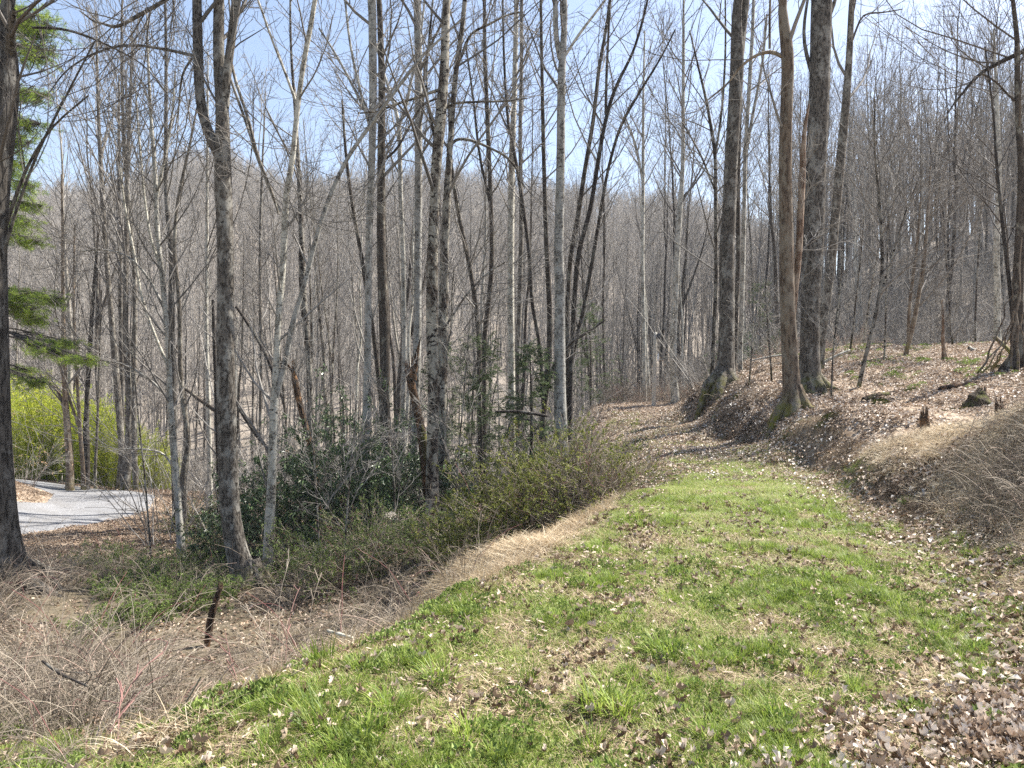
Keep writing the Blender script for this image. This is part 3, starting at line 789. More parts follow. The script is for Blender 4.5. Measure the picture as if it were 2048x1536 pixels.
T('walnut_tree', 19, 'blotch', 'trunk leaning right just behind the blotched central trunk, with an arching branch', [(884, 980, 19), (885, 800, 19), (887, 600, 19), (889, 478, 17), (894, 380, 16), (898, 307, 12), (903, 239, 11), (911, 137, 11), (923, 68, 10), (930, 0, 9)],
  [[(900, 290, 7), (906, 278, 7), (917, 273, 6), (947, 277, 6), (978, 290, 5), (1009, 304, 5), (1033, 328, 4), (1050, 370, 3)], [(912, 137, 6), (940, 55, 5), (975, 40, 5), (1010, 15, 4), (1040, 8, 3)]], kids=14, t0=.5, flare=.2)
T('hickory_tree', 23, 'dark', 'dark trunk leaning left above the hemlock', [(961, 950, 10), (959, 800, 10), (958, 671, 10), (951, 602, 9), (937, 517, 9), (920, 444, 8), (903, 342, 7), (898, 200, 5)], kids=14, t0=.4, flare=.1)
T('hickory_tree', 24, 'dark', 'dark stem leaning right out of the hemlock top', [(968, 930, 11), (968, 671, 10), (980, 585, 10), (985, 517, 10), (983, 440, 9), (981, 376, 9), (975, 239, 9), (969, 102, 8), (969, 0, 7)], [[(983, 420, 6), (957, 307, 6), (948, 205, 5), (930, 80, 4)]], kids=18, t0=.5, flare=.1)
T('poplar_tree', 25, 'pale', 'pale straight trunk among the dense stems right of the hemlock', [(1024, 880, 15), (1022, 700, 14), (1021, 602, 14), (1022, 444, 14), (1024, 307, 13), (1029, 171, 11), (1033, 0, 9)], kids=18, t0=.5, flare=.1)
T('poplar_tree', 27, 'grey', 'thin grey trunk close right of the pale straight one', [(1036, 870, 10), (1036, 705, 9), (1040, 568, 9), (1043, 444, 9), (1040, 273, 8), (1043, 137, 7), (1043, 0, 7)], kids=18, t0=.5, flare=.1)
T('hickory_tree', 24, 'dark', 'dark stem bending left as it climbs among the dense stems', [(1088, 850, 9), (1084, 739, 8), (1077, 671, 8), (1063, 602, 8), (1060, 513, 8), (1046, 410, 8), (1033, 325, 7), (1015, 240, 6), (1008, 120, 5), (1005, 0, 4)], kids=16, t0=.5, flare=.1)
T('hickory_tree', 22, 'dark', 'dark upright stem immediately left of the largest pale trunk', [(1084, 870, 11), (1091, 790, 11), (1098, 722, 11), (1101, 637, 11), (1094, 517, 10), (1091, 444, 9), (1087, 307, 8), (1084, 171, 7), (1081, 0, 6)], kids=18, t0=.5, flare=.1)
T('poplar_tree', 18.5, 'pale', 'largest pale straight trunk at the bend, forked high up', [(1121, 850, 27), (1120, 790, 23), (1120, 705, 22), (1120, 568, 21), (1116, 500, 19), (1118, 478, 19), (1122, 307, 17), (1123, 137, 16), (1128, 68, 12), (1130, 0, 11)],
  [[(1121, 118, 12), (1111, 85, 10), (1110, 0, 10)], [(1130, 112, 6), (1152, 75, 6), (1183, 34, 5), (1210, 0, 5)]], kids=10, t0=.6, flare=.3)
T('ironwood_tree', 19.5, 'dark', 'thin dark stem arching right across the foot of the largest pale trunk', [(1085, 860, 9), (1091, 790, 8), (1108, 719, 7), (1130, 690, 6), (1156, 671, 6), (1185, 665, 5), (1210, 640, 3)], kids=8, t0=.4, flare=.1, blen=(.6, 1.6))
T('ash_tree', 21, 'dark', 'first of three dark trunks leaning right beside the largest pale trunk', [(1138, 830, 10), (1135, 700, 9), (1135, 602, 9), (1142, 500, 9), (1152, 461, 10), (1169, 342, 9), (1187, 239, 8), (1197, 137, 7), (1214, 51, 6), (1218, 0, 5)], kids=16, t0=.5, flare=.1)
T('ash_tree', 20, 'dark', 'second dark trunk leaning right, with a wide upper fork', [(1140, 850, 10), (1142, 740, 9), (1146, 671, 10), (1149, 602, 10), (1157, 500, 10), (1180, 427, 9), (1193, 342, 9), (1210, 239, 8), (1231, 171, 7), (1265, 113, 5), (1292, 17, 5), (1295, 0, 4)], [[(1211, 230, 6), (1213, 150, 6), (1218, 60, 5), (1222, 0, 4)]], kids=18, t0=.5, flare=.1)
T('ash_tree', 20.5, 'dark', 'third and most slanted dark trunk leaning right', [(1128, 850, 9), (1142, 722, 9), (1163, 637, 8), (1173, 585, 8), (1188, 500, 8), (1197, 444, 7), (1214, 342, 6), (1238, 256, 6), (1275, 191, 5), (1320, 120, 4), (1350, 60, 3)], kids=18, t0=.45, flare=.1)
T('poplar_tree', 36, 'pale', 'pale thin tree with a V shaped crown beyond the end of the path', [(1290, 810, 9), (1288, 700, 8), (1284, 513, 7), (1286, 376, 7), (1287, 205, 5), (1290, 60, 3)], [[(1286, 370, 5), (1272, 290, 5), (1250, 235, 3)]], kids=22, t0=.4, flare=.1, crownang=(.3, .7))
T('poplar_tree', 32, 'pale', 'pale straight tree just right of the utility pole', [(1350, 790, 16), (1346, 700, 14), (1353, 500, 12), (1360, 400, 10), (1365, 342, 8), (1368, 102, 6), (1368, 0, 4)], kids=26, t0=.4, flare=.15, crownang=(.3, .8), blen=(1.5, 3.5))
T('maple_tree', 21, 'blotch', 'thin crooked tree a step left of the stout bank trunk', [(1422, 830, 9), (1421, 808, 9), (1427, 671, 8), (1433, 560, 8), (1433, 444, 8), (1433, 307, 7), (1416, 205, 6), (1395, 120, 4), (1380, 60, 3)], [[(1434, 300, 5), (1446, 220, 5), (1452, 100, 4), (1450, 0, 3)], [(1432, 380, 4), (1405, 300, 4), (1370, 235, 3)]], kids=16, t0=.4, flare=.1)
T('poplar_tree', 20, 'grey', 'stout straight trunk on the bank edge above the path bend', [(1448, 800, 38), (1450, 775, 34), (1454, 705, 31), (1456, 602, 30), (1454, 500, 29), (1459, 444, 27), (1462, 342, 26), (1468, 239, 26), (1474, 137, 27), (1473, 85, 24), (1471, 34, 18), (1474, 0, 17)], [[(1477, 110, 20), (1488, 34, 17), (1492, 0, 16)]], kids=10, t0=.6)
T('cherry_tree', 24, 'dark', 'dark slim trunk tucked behind the stout bank trunk', [(1466, 770, 9), (1471, 671, 9), (1478, 513, 9), (1478, 420, 8), (1479, 342, 7), (1482, 230, 6), (1484, 100, 4)], kids=12, t0=.4, flare=.1)
T('poplar_tree', 25, 'pale', 'pale slim trunk right behind the stout bank trunk', [(1480, 760, 10), (1483, 600, 9), (1486, 444, 8), (1488, 307, 8), (1498, 171, 8), (1505, 68, 7), (1509, 0, 6)], [[(1489, 310, 6), (1510, 200, 6), (1526, 120, 5), (1533, 30, 4)]], kids=16, t0=.5, flare=.1)
T('sourwood_tree', 14.6, 'brown', 'gnarled tan brown trunk with a kinked top at the foot of the bank', [(1589, 858, 38), (1587, 830, 34), (1586, 790, 31), (1585, 739, 30), (1580, 637, 29), (1576, 551, 29), (1575, 478, 27), (1570, 342, 25), (1571, 239, 24), (1574, 137, 24), (1572, 85, 24), (1564, 51, 21), (1557, 27, 15), (1561, 0, 13)],
  [[(1562, 117, 7), (1550, 105, 8), (1539, 102, 8), (1515, 106, 6), (1485, 126, 5), (1464, 157, 4), (1420, 190, 3)], [(1537, 100, 5), (1536, 50, 5), (1535, 0, 4)]], kids=8, t0=.5)
T('leaning_snag', 14.7, 'red', 'reddish dead stem with stripped bark leaning beside the gnarled trunk', [(1588, 640, 10), (1593, 575, 13), (1600, 520, 13), (1603, 478, 14), (1604, 420, 14), (1608, 376, 14), (1609, 307, 12), (1611, 256, 8), (1616, 225, 5), (1621, 205, 3)], kids=5, t0=.3, flare=.0, blen=(.4, 1.))
T('poplar_tree', 17, 'grey', 'thickest straight grey trunk on the bank, mossy at its foot', [(1618, 788, 46), (1618, 773, 42), (1616, 705, 35), (1618, 602, 34), (1625, 500, 38), (1628, 444, 38), (1632, 342, 37), (1637, 239, 38), (1642, 137, 38), (1647, 0, 40)],
  [[(1628, 150, 9), (1619, 118, 9), (1609, 85, 7), (1611, 34, 6), (1618, 0, 5)], [(1662, 30, 8), (1672, 5, 8), (1684, -30, 6)]], kids=5, t0=.6)
T('poplar_tree', 20, 'grey', 'grey trunk leaning right next to the thickest one', [(1636, 720, 21), (1638, 688, 20), (1645, 637, 20), (1654, 585, 19), (1666, 500, 18), (1671, 444, 17), (1685, 307, 17), (1695, 205, 16), (1702, 102, 13), (1705, 0, 11)], [[(1703, 90, 5), (1725, 25, 4), (1760, 28, 3), (1800, 22, 2)]], kids=12, t0=.5, flare=.2)
T('sapling', 17.5, 'blotch', 'thin leaning sapling in the middle of the leafy bank', [(1715, 787, 8), (1725, 735, 8), (1734, 691, 8), (1755, 602, 7), (1762, 534, 7), (1755, 400, 6), (1745, 300, 4), (1748, 200, 3)], [[(1757, 590, 4), (1780, 520, 4), (1810, 420, 3), (1840, 350, 2)]], kids=22, t0=.35, flare=.1)
T('sapling', 22, 'brown', 'brown leaning twin sapling on the rim of the knoll', [(1811, 712, 9), (1827, 630, 8), (1844, 534, 7), (1855, 430, 5), (1862, 330, 3)], [[(1816, 690, 6), (1813, 620, 6), (1825, 510, 5), (1830, 400, 3)]], kids=22, t0=.3, flare=.1)
T('birch_tree', 27, 'pale', 'whitish birch trunk at the right standing behind the knoll rim', [(1996, 700, 12), (1998, 585, 12), (1993, 500, 11), (1994, 478, 11), (1996, 342, 9), (1990, 200, 7), (1985, 60, 4)], kids=18, t0=.4, flare=.1)
T('twisted_tree', 16.5, 'dark', 'dark twisted tree at the right picture edge with vines round its foot', [(2040, 745, 34), (2040, 700, 24), (2039, 602, 19), (2042, 478, 17), (2044, 342, 14), (2035, 256, 12), (2030, 171, 10), (2030, 85, 9), (2021, 17, 8), (2018, 0, 7)],
  [[(2075, 85, 10), (2048, 103, 9), (2008, 120, 9), (1963, 144, 7), (1936, 178, 5), (1909, 212, 3), (1900, 240, 2)], [(2026, 203, 5), (2010, 190, 4), (1991, 167, 4), (1960, 150, 4)]], kids=12, t0=.4, twig='twig_dark')
T('locust_tree', 16.8, 'dark', 'slim dark tree sharing the vine tangle at the right edge', [(2028, 745, 11), (2024, 690, 9), (2018, 600, 8), (2006, 480, 7), (1995, 350, 6), (1990, 220, 4), (1975, 90, 3)], kids=16, t0=.35, twig='twig_dark', flare=.2)
for px, y0_, y1_, D_, lean, lab in [(1662, 800, 520, 16, 25, 'thin bare sapling just right of the thickest grey trunk'), (1700, 705, 430, 24, 30, 'hair thin sapling on the rim beside the leaning grey trunk'), (1545, 800, 560, 19, -12, 'thin sapling between stout and gnarled trunks'),
                                    (1497, 790, 640, 18.5, 8, 'knee high whip of a sapling right of the stout trunk'), (1768, 720, 420, 21, 12, 'thin upright sapling behind the leaning bank sapling'), (1905, 690, 380, 24, -25, 'slender sapling behind the reddish one on the knoll'),
                                    (1950, 700, 330, 26, 20, 'slender sapling left of the whitish birch'), (1725, 700, 300, 27, 60, 'dark bent sapling on the knoll rim, arching right'), (640, 1120, 700, 13.5, -30, 'thin bare sapling in front of the rhododendrons'),
                                    (690, 1110, 800, 13, 25, 'thin pale whip before the rhododendron thicket'), (910, 1020, 640, 14, 30, 'thin sapling right of the blotched central trunk'), (300, 1090, 700, 17, -40, 'thin leaning sapling left of the speckled birch'), (790, 1050, 760, 14.5, -14, 'thin whip under the dark stout trunk')]:
    T('sapling', D_, 'blotch', lab, [(px, y0_, 4), (px + lean * .3, y0_ * .66 + y1_ * .34, 3.5), (px + lean * .7, y0_ * .33 + y1_ * .67, 3), (px + lean, y1_, 2)], kids=7, t0=.3, flare=0., blen=(.3, .9))
for i, (nm, D, bk, lab, path, limbs, kw) in enumerate(H):
    hero(nm, D, bk, path, limbs, lab, seed=i, **kw)
HX = np.array([[P(h[4][0][0], h[4][0][1], h[1])[0], h[1]] for h in H])

# ---- the rest of the wood, one object per tree
forms = []
for k in range(10):
    tm, cm = wild_tree(50 + k, H=RNG.uniform(17, 24), r=RNG.uniform(.07, .15), low=RNG.uniform(.38, .58), fork=k % 3 == 0, lean=.03)
    bk = ['wood_grey', 'pale', 'dark', 'blotch', 'wood_grey', 'blotch', 'dark', 'wood_grey', 'pale', 'dark'][k]
    forms.append((tm.mesh('forest_trunk', M[bk]), cm.mesh('forest_crown', M['twig'])))


WOOD = []
ANCH = [(-10, 'furrowed trunk at the left edge'), (126, 'bent brown tree before the bamboo'), (243, 'close grey pair behind the gravel road'), (335, 'small speckled birch'), (457, 'big forked maple'), (560, 'twin stemmed birch'), (608, 'bent trunk behind the birch'), (735, 'pale trunk by the rhododendrons'),
        (807, 'narrow pale tree left of the snag'), (866, 'blotched central trunk'), (953, 'dark trunk above the hemlock'), (1021, 'pale trunk right of the hemlock'), (1120, 'largest pale trunk'), (1170, 'dark leaning trunks'), (1310, 'utility pole'), (1350, 'pale tree by the pole'),
        (1454, 'stout bank trunk'), (1580, 'gnarled brown trunk'), (1655, 'leaning grey trunk'), (1755, 'leaning sapling on the bank'), (1835, 'twin sapling on the knoll'), (1997, 'whitish birch'), (2040, 'twisted tree at the right edge')]


def wood(zone, n, seed, group, label, dmin, fm=None, sc=(.75, 1.1)):
    rng = np.random.default_rng(seed); out = []; tries = 0
    while len(out) < n and tries < 20000:
        tries += 1
        y = math.sqrt(rng.uniform(zone[2] ** 2, zone[3] ** 2)); x = rng.uniform(zone[0], zone[1]) * y
        px = x / y * F + 1024
        if x > xl(y) - 1.2 and x < xr(y) + 1.2 and y < 34: continue
        if float(road_dist(np.array([x]), np.array([y]))[0]) < 2.6: continue
        if np.min(np.hypot(HX[:, 0] - x, HX[:, 1] - y)) < 1.0: continue
        if out and min(math.hypot(x - a, y - b) for a, b in out) < dmin: continue
        out.append((x, y))
        k = int(rng.integers(0, len(forms))); s = rng.uniform(*sc)
        root = empty('forest_tree', (x, y, G(x, y))); root.rotation_euler = (0, 0, rng.uniform(0, 6.28)); root.scale = (s * rng.uniform(.8, 1.15),) * 2 + (s,)
        ADJ = ['grey', 'pale', 'dark', 'mottled', 'grey', 'mottled', 'dark', 'grey', 'pale', 'dark'][k] + (' forked' if k % 3 == 0 else '')
        pxx = x / y * F + 1024
        an = min(ANCH, key=lambda q: abs(q[0] - pxx))
        WOOD.append((root, ADJ, an[1], 'left' if pxx < an[0] else 'right', y, label, group, abs(pxx - an[0])))
        for nm, me in zip(('trunk', 'crown'), forms[k]):
            o = bpy.data.objects.new(nm, me); COL.objects.link(o); o.parent = root
    return out


wood((-.72, -.30, 34, 66), 34, 1, 'bare trees beyond the gravel road', 'bare grey tree in the valley beyond the gravel road and bamboo', 1.6)
wood((-.30, .02, 26, 64), 46, 2, 'bare trees down in the valley behind the rhododendrons', 'slender bare tree down in the valley behind the rhododendrons', 1.4)
wood((.02, .26, 38, 78), 40, 3, 'bare trees beyond the end of the path', 'slender bare tree beyond the end of the leafy path', 1.6)
wood((.26, .74, 34, 72), 78, 4, 'bare trees on the slope behind the knoll', 'bare tree on the dark wooded slope behind the knoll', 1.7, sc=(.75, 1.0))

byk = {}
for t in WOOD: byk.setdefault((t[1], t[2], t[3]), []).append(t)
for key, L_ in byk.items():
    L_.sort(key=lambda t: t[4])
    names = {1: [''], 2: ['nearer ', 'farther '], 3: ['nearest ', 'middle ', 'farthest ']}.get(len(L_))
    for i, t in enumerate(L_):
        pre = names[i] if names else ('nearest ' if i == 0 else ('farthest ' if i == len(L_) - 1 else ['', 'second ', 'third ', 'fourth ', 'fifth ', 'sixth ', 'seventh '][i]))
        tag(t[0], '%s%s bare tree just %s of the %s' % (pre, key[0], key[2], key[1]), 'tree', t[6])

# ---- far wood on the hills, one mass
far_meshes = []
for k in range(6):
    tm, cm = wild_tree(90 + k, H=RNG.uniform(15, 21), r=.17, lod=1, low=.3, fork=k % 2 == 0, lean=.02)
    mb = MB(); mb.v = tm.v + cm.v; mb.f = tm.f + [f + tm.n for f in cm.f]; mb.a = [a * 0 + .55 for a in tm.a] + cm.a; mb.m = tm.m + cm.m; mb.n = tm.n + cm.n
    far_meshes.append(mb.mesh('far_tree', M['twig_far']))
rng = np.random.default_rng(11)
N = 8500
y = np.sqrt(rng.uniform(62 ** 2, 345 ** 2, N)); x = rng.uniform(-.78, .78, N) * y
keep = ((y > 72) | (x / y < .2)) & ((x / y < .40) & ((y < 100) | (y > 130) | (x / y < .24)) | (rng.uniform(0, 1, N) < .8) & (y < 120))
x, y = x[keep], y[keep]
xe_ = rng.uniform(.36, .78, 170); ye_ = rng.uniform(66, 105, 170); x = np.concatenate([x, xe_ * ye_]); y = np.concatenate([y, ye_])
z = ground(x, y)
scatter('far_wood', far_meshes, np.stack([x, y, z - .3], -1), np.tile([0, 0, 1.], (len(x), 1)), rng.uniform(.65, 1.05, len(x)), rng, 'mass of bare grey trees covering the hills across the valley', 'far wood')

# ------------------------------------------------------------------ undergrowth stuff


def brush_mesh(seed, n, Hh, spread, mat, arch=.35, thick=.006, twigs=3, tone=(0, 1)):
    rng = np.random.default_rng(seed); mb = MB()
    a = rng.uniform(0, 6.28, n); rr = spread * np.sqrt(rng.uniform(0, 1, n)) * .6
    p = np.stack([np.cos(a) * rr, np.sin(a) * rr, np.full(n, -.06)], -1)
    az = a + rng.normal(0, .7, n); le = rng.uniform(.15, .75, n)
    d = np.stack([np.cos(az) * np.sin(le), np.sin(az) * np.sin(le), np.cos(le)], -1)
    L = Hh * rng.uniform(.55, 1.25, n); m = 8
    out = np.empty((n, m, 3)); out[:, 0] = p
    dr = arch * rng.uniform(.4, 1.3, n)
    for j in range(1, m):
        out[:, j] = out[:, j - 1] + d * (L / (m - 1))[:, None]
        d = norm(d + np.stack([np.cos(az) * dr * .4, np.sin(az) * dr * .4, -dr], -1) * (.25 + j / m) + rng.normal(0, .07, (n, 3)))
    rad = thick * rng.uniform(.7, 1.3, n)[:, None] * np.linspace(1, .45, m)[None]
    v = rng.uniform(*tone, n)
    tubes(mb, out, rad, 3, val=v)
    if twigs:
        b, r = grow(out, rad, twigs, .2, .95, (.5, 1.2), (Hh * .15, Hh * .4), rng, n=4, up=.02, wob=.15, ratio=.7, minr=thick * .35)
        tubes(mb, b, r, 3, val=np.repeat(v, twigs) * .9)
    return mb.mesh('brush', mat)


def zone_pts(n, rng, fx, jitter=True):
    """rejection sample: fx(x,y)->density 0..1, in the view wedge"""
    xs = []; ys = []; c = 0
    while c < n:
        y = np.sqrt(rng.uniform(fx.y0 ** 2, fx.y1 ** 2, n * 3)); x = rng.uniform(fx.u0, fx.u1, n * 3) * np.maximum(y, 3)
        k = rng.uniform(0, 1, n * 3) < fx(x, y)
        xs.append(x[k]); ys.append(y[k]); c += k.sum()
        if len(xs) > 60: break
    x = np.concatenate(xs)[:n]; y = np.concatenate(ys)[:n]
    return x, y


class Z:
    def __init__(s, u0, u1, y0, y1, f): s.u0, s.u1, s.y0, s.y1, s.f = u0, u1, y0, y1, f
    def __call__(s, x, y): return s.f(x, y)


def place(x, y, dz=0.): return np.stack([x, y, ground(x, y) + dz], -1)


def gdens(x, y):
    """how grassy the old roadbed is"""
    j = .35 * (fbm(x * 1.5, y * 1.5, 40) - .5) * 2
    edge = ss(-.25, .35, x + j - xl(y)) * ss(-.5, .9, xr(y) + j * 2 - x)
    far = (1 - ss(10.5, 14.5, y + j * 4))
    patch = ss(.365, .51, -.05 * ss(6, 3.5, y) + .32 * fbm(x * 1.1 + 3, y * 1.1, 60, 3) + .68 * fbm(x * 4.2, y * 4.2, 61, 3))
    corner = 1 - .62 * ss(-.3, .9, (x - .9) - (y - 2.97) * 1.66 + j) * (1 - ss(4.2, 5.2, y))
    return edge * (.10 + .9 * far) * (.12 + .88 * patch) * corner


# grass
def tuft(seed, n, h, spread, wd, lean=(.1, .7), vr=(0, .85), dro=.7):
    rng = np.random.default_rng(seed); mb = MB()
    a = rng.uniform(0, 6.28, n); r = spread * np.sqrt(rng.uniform(0, 1, n))
    p = np.stack([np.cos(a) * r, np.sin(a) * r, np.full(n, -.01)], -1)
    blades(mb, p, a + rng.normal(0, .9, n), rng.uniform(*lean, n), h * rng.uniform(.5, 1.2, n), wd * rng.uniform(.7, 1.3, n), rng.uniform(*vr, n), droop=dro)
    return mb.mesh('tuft', M['grass'], smooth=False)


rng = np.random.default_rng(21)
low = [tuft(200 + i, 46, .045, .10, .0030, (.2, 1.1), (.05, 1.0)) for i in range(5)]
x, y = zone_pts(23000, rng, Z(-.75, .75, 1.9, 8.5, gdens))
x2, y2 = zone_pts(17000, rng, Z(-.2, .6, 8.5, 30, gdens))
x = np.concatenate([x, x2]); y = np.concatenate([y, y2])
x3, y3 = zone_pts(2200, rng, Z(-.76, -.02, 2.2, 8.5, lambda x, y: (x < xl(y) + .1) * (1 - ss(5, 8.5, y)) * (.15 + .85 * ss(.42, .58, fbm(x * 2.2, y * 2.2, 47)))))
x = np.concatenate([x, x3]); y = np.concatenate([y, y3])
scatter('grass', low, place(x, y), Gn(x, y), rng.uniform(.7, 1.35, len(x)) * np.where(y > 8.5, 1.25, 1), rng, 'short bright green grass growing in patches on the old roadbed', 'grass')
def thatch_mesh(seed):
    rng = np.random.default_rng(seed); mb = MB(); n = 60; a = rng.uniform(0, 6.28, n); rr = .13 * np.sqrt(rng.uniform(0, 1, n))
    p = np.stack([np.cos(a) * rr, np.sin(a) * rr, np.full(n, .004)], -1)
    blades(mb, p, rng.uniform(0, 6.28, n), rng.uniform(1.1, 1.55, n), rng.uniform(.03, .10, n), rng.uniform(.002, .005, n), rng.uniform(0, 1, n), n=3, droop=.15)
    return mb.mesh('thatch', M['thatch'], smooth=False)


x, y = zone_pts(4500, rng, Z(-.75, .75, 1.9, 15, lambda x, y: ((x > xl(y) - .2) & (x < xr(y) + .6)) * (1 - .75 * gdens(x, y))))
scatter('dead_thatch', [thatch_mesh(240 + i) for i in range(4)], place(x, y), Gn(x, y), rng.uniform(.7, 1.3, len(x)), rng, 'pale dead thatch lying between the green grass patches', 'dead grass')
big = [tuft(220 + i, 90, .12, .05, .0042, (.05, .9), (0, .8), .55) for i in range(4)]
x, y = zone_pts(1100, rng, Z(-.75, .75, 1.9, 9, lambda x, y: gdens(x, y) * ss(.5, .6, fbm(x * 2, y * 2, 90))))
tb = [(1215, 1425, 1.9), (880, 1385, 1.4), (650, 1490, 1.6), (640, 1330, 1.5), (1050, 1375, 1.1), (940, 1490, 1.3), (1330, 1320, 1.3), (1180, 1500, 1.2), (60, 1490, 1.5), (1420, 1480, 1.1), (780, 1440, 1.2), (1330, 1110, 1.2), (1560, 1440, 1.1), (750, 1500, 1.2), (1250, 1440, 1.5), (1180, 1420, 1.4)]
tx = []; ty = []; ts = []
for px, py, s in tb:
    D = 1.6 * F / max(py - 740, 1) if px > 300 else 3.4
    q = P(px, py, D); tx.append(q[0]); ty.append(q[1]); ts.append(s)
x = np.concatenate([x, tx]); y = np.concatenate([y, ty]); s = np.concatenate([rng.uniform(.4, .95, len(x) - len(tx)), ts])
scatter('grass_tufts', big, place(x, y), Gn(x, y), s, rng, 'taller darker green grass tufts dotted over the lawn', 'grass')

# dead leaves as small drifts
def drift(seed, n, spread, L, curl=True, vr=(0, 1), lift=.02):
    rng = np.random.default_rng(seed); mb = MB()
    p = np.stack([rng.uniform(-spread, spread, n), rng.uniform(-spread, spread, n), rng.uniform(0, lift, n)], -1)
    a = rng.uniform(0, 6.28, n); d = np.stack([np.cos(a), np.sin(a), rng.normal(0, .3, n)], -1)
    nn = norm(np.stack([rng.normal(0, .4, n), rng.normal(0, .4, n), np.ones(n)], -1))
    l = L * rng.uniform(.6, 1.3, n); v = rng.uniform(*vr, n)
    if curl: curl_leaves(mb, p, d, nn, l, l * rng.uniform(.5, .8, n), v, rng.uniform(-.8, 1.7, n))
    else: leaves(mb, p, d, nn, l, l * rng.uniform(.5, .8, n), v, fold=.3, bend=.2)
    return mb.mesh('leaf_drift', M['litter'], smooth=False)


def leafdens(x, y):
    g = gdens(x, y); inpath = (x > xl(y)) & (x < xr(y))
    p = ss(.42, .62, fbm(x * 1.7 + 9, y * 1.7, 71, 3))
    far = ss(9.5, 14, y)
    return np.where(inpath, np.clip(.10 + .35 * p + .75 * far + .35 * ss(.8, 0, xr(y) - x) + (1 - g) * .08, 0, 1), 1.0)


single = [drift(300 + i, 5, .09, .036, vr=(.0, .72)) for i in range(6)]
x, y = zone_pts(3400, rng, Z(-.72, .72, 2.0, 9.5, lambda x, y: leafdens(x, y) * ((x > xl(y) - .3))))
scatter('fallen_leaves', single, place(x, y, .012), Gn(x, y), rng.uniform(.45, 1.35, len(x)), rng, 'curled pale dead leaves lying in the grass', 'dead leaves')
drf = [drift(320 + i, 70, .32, .05, curl=False, vr=(.05, .95)) for i in range(6)]
# corner drift of large leaves
cdr = [drift(340 + i, 16, .15, .040, vr=(.0, .9), lift=.035) for i in range(5)]
cx, cy = zone_pts(430, rng, Z(.2, .8, 2.2, 5.0, lambda x, y: ss(-.1, .9, (x - .85) - (y - 2.97) * 1.66 + .5 * (fbm(x * 3, y * 3, 5) - .5)) * ss(.35, .55, fbm(x * 3.5, y * 3.5, 33))))
scatter('leaf_pile', cdr, place(cx, cy, .008), Gn(cx, cy), rng.uniform(.7, 1.2, len(cx)), rng, 'drift of large curled tan leaves in the lower right corner', 'dead leaves')


def bank(x, y): return ((x > xr(y) - .5) & (x < 24)).astype(float) * (1 - .3 * ss(28, 32, y)) * (road_dist(x, y) > 1.7)


x, y = zone_pts(3600, rng, Z(-.05, .8, 3.0, 33, bank))
xp, yp = zone_pts(1000, rng, Z(.0, .4, 9.5, 36, lambda x, y: ((x > xl(y) - .3) & (x < xr(y) + .5)) * ss(9, 15, y)))
xk, yk = zone_pts(3600, rng, Z(-.78, .02, 2.6, 34, lambda x, y: (x < xl(y) - .1) * (road_dist(x, y) > 1.8) * (.25 + .75 * ss(14, 18, y))))
x = np.concatenate([x, xp]); y = np.concatenate([y, yp])
scatter('leaf_litter', drf, place(x, y, .015), Gn(x, y), rng.uniform(.8, 1.4, len(x)), rng, 'brown and tan leaf litter covering banks, knoll and path', 'leaf litter')

drk = [drift(360 + i, 70, .32, .05, curl=False, vr=(.0, .62)) for i in range(5)]
scatter('gully_litter', drk, place(xk, yk, .015), Gn(xk, yk), rng.uniform(.8, 1.4, len(xk)), rng, 'dull brown leaf litter in the gully and under the wood', 'leaf litter')

# straw grass slope by the lawn edge, more on the right bank
def straw_mesh(seed, n, h, sp):
    rng = np.random.default_rng(seed); mb = MB()
    a = rng.uniform(0, 6.28, n); r = sp * np.sqrt(rng.uniform(0, 1, n))
    p = np.stack([np.cos(a) * r, np.sin(a) * r, np.zeros(n)], -1)
    blades(mb, p, rng.uniform(0, 6.28, n), rng.uniform(.6, 1.5, n), h * rng.uniform(.5, 1.3, n), rng.uniform(.003, .006, n), rng.uniform(0, 1, n), n=5, droop=.5)
    return mb.mesh('straw', M['straw'], smooth=False)


st = [straw_mesh(400 + i, 90, .26, .14) for i in range(4)]
sf = lambda x, y: ss(3.1, 1.2, xl(y) - x) * ss(-.2, .15, xl(y) - x) * ss(5.0, 5.8, y) * (1 - ss(8.6, 10.5, y)) * (.12 + .88 * ss(.42, .56, fbm(x * 2, y * 2, 15)))
x, y = zone_pts(1300, rng, Z(-.45, .3, 4.6, 11, sf))
xe, ye = zone_pts(260, rng, Z(-.6, .3, 3.2, 16, lambda x, y: ss(.35, .1, np.abs(xl(y) - .25 - x))))
xb, yb = zone_pts(900, rng, Z(.3, .8, 4.0, 10.2, lambda x, y: ss(.1, 1.2, x - xr(y)) * (x < xr(y) + 4.5) * (.1 + .9 * ss(.42, .6, fbm(x * 1.2, y * 1.2, 25)))))
x = np.concatenate([x, xe, xb]); y = np.concatenate([y, ye, yb])
scatter('dry_grass', st, place(x, y), Gn(x, y), rng.uniform(.5, 1.15, len(x)), rng, 'straw coloured dead grass on the slope edge and right bank', 'dry grass')

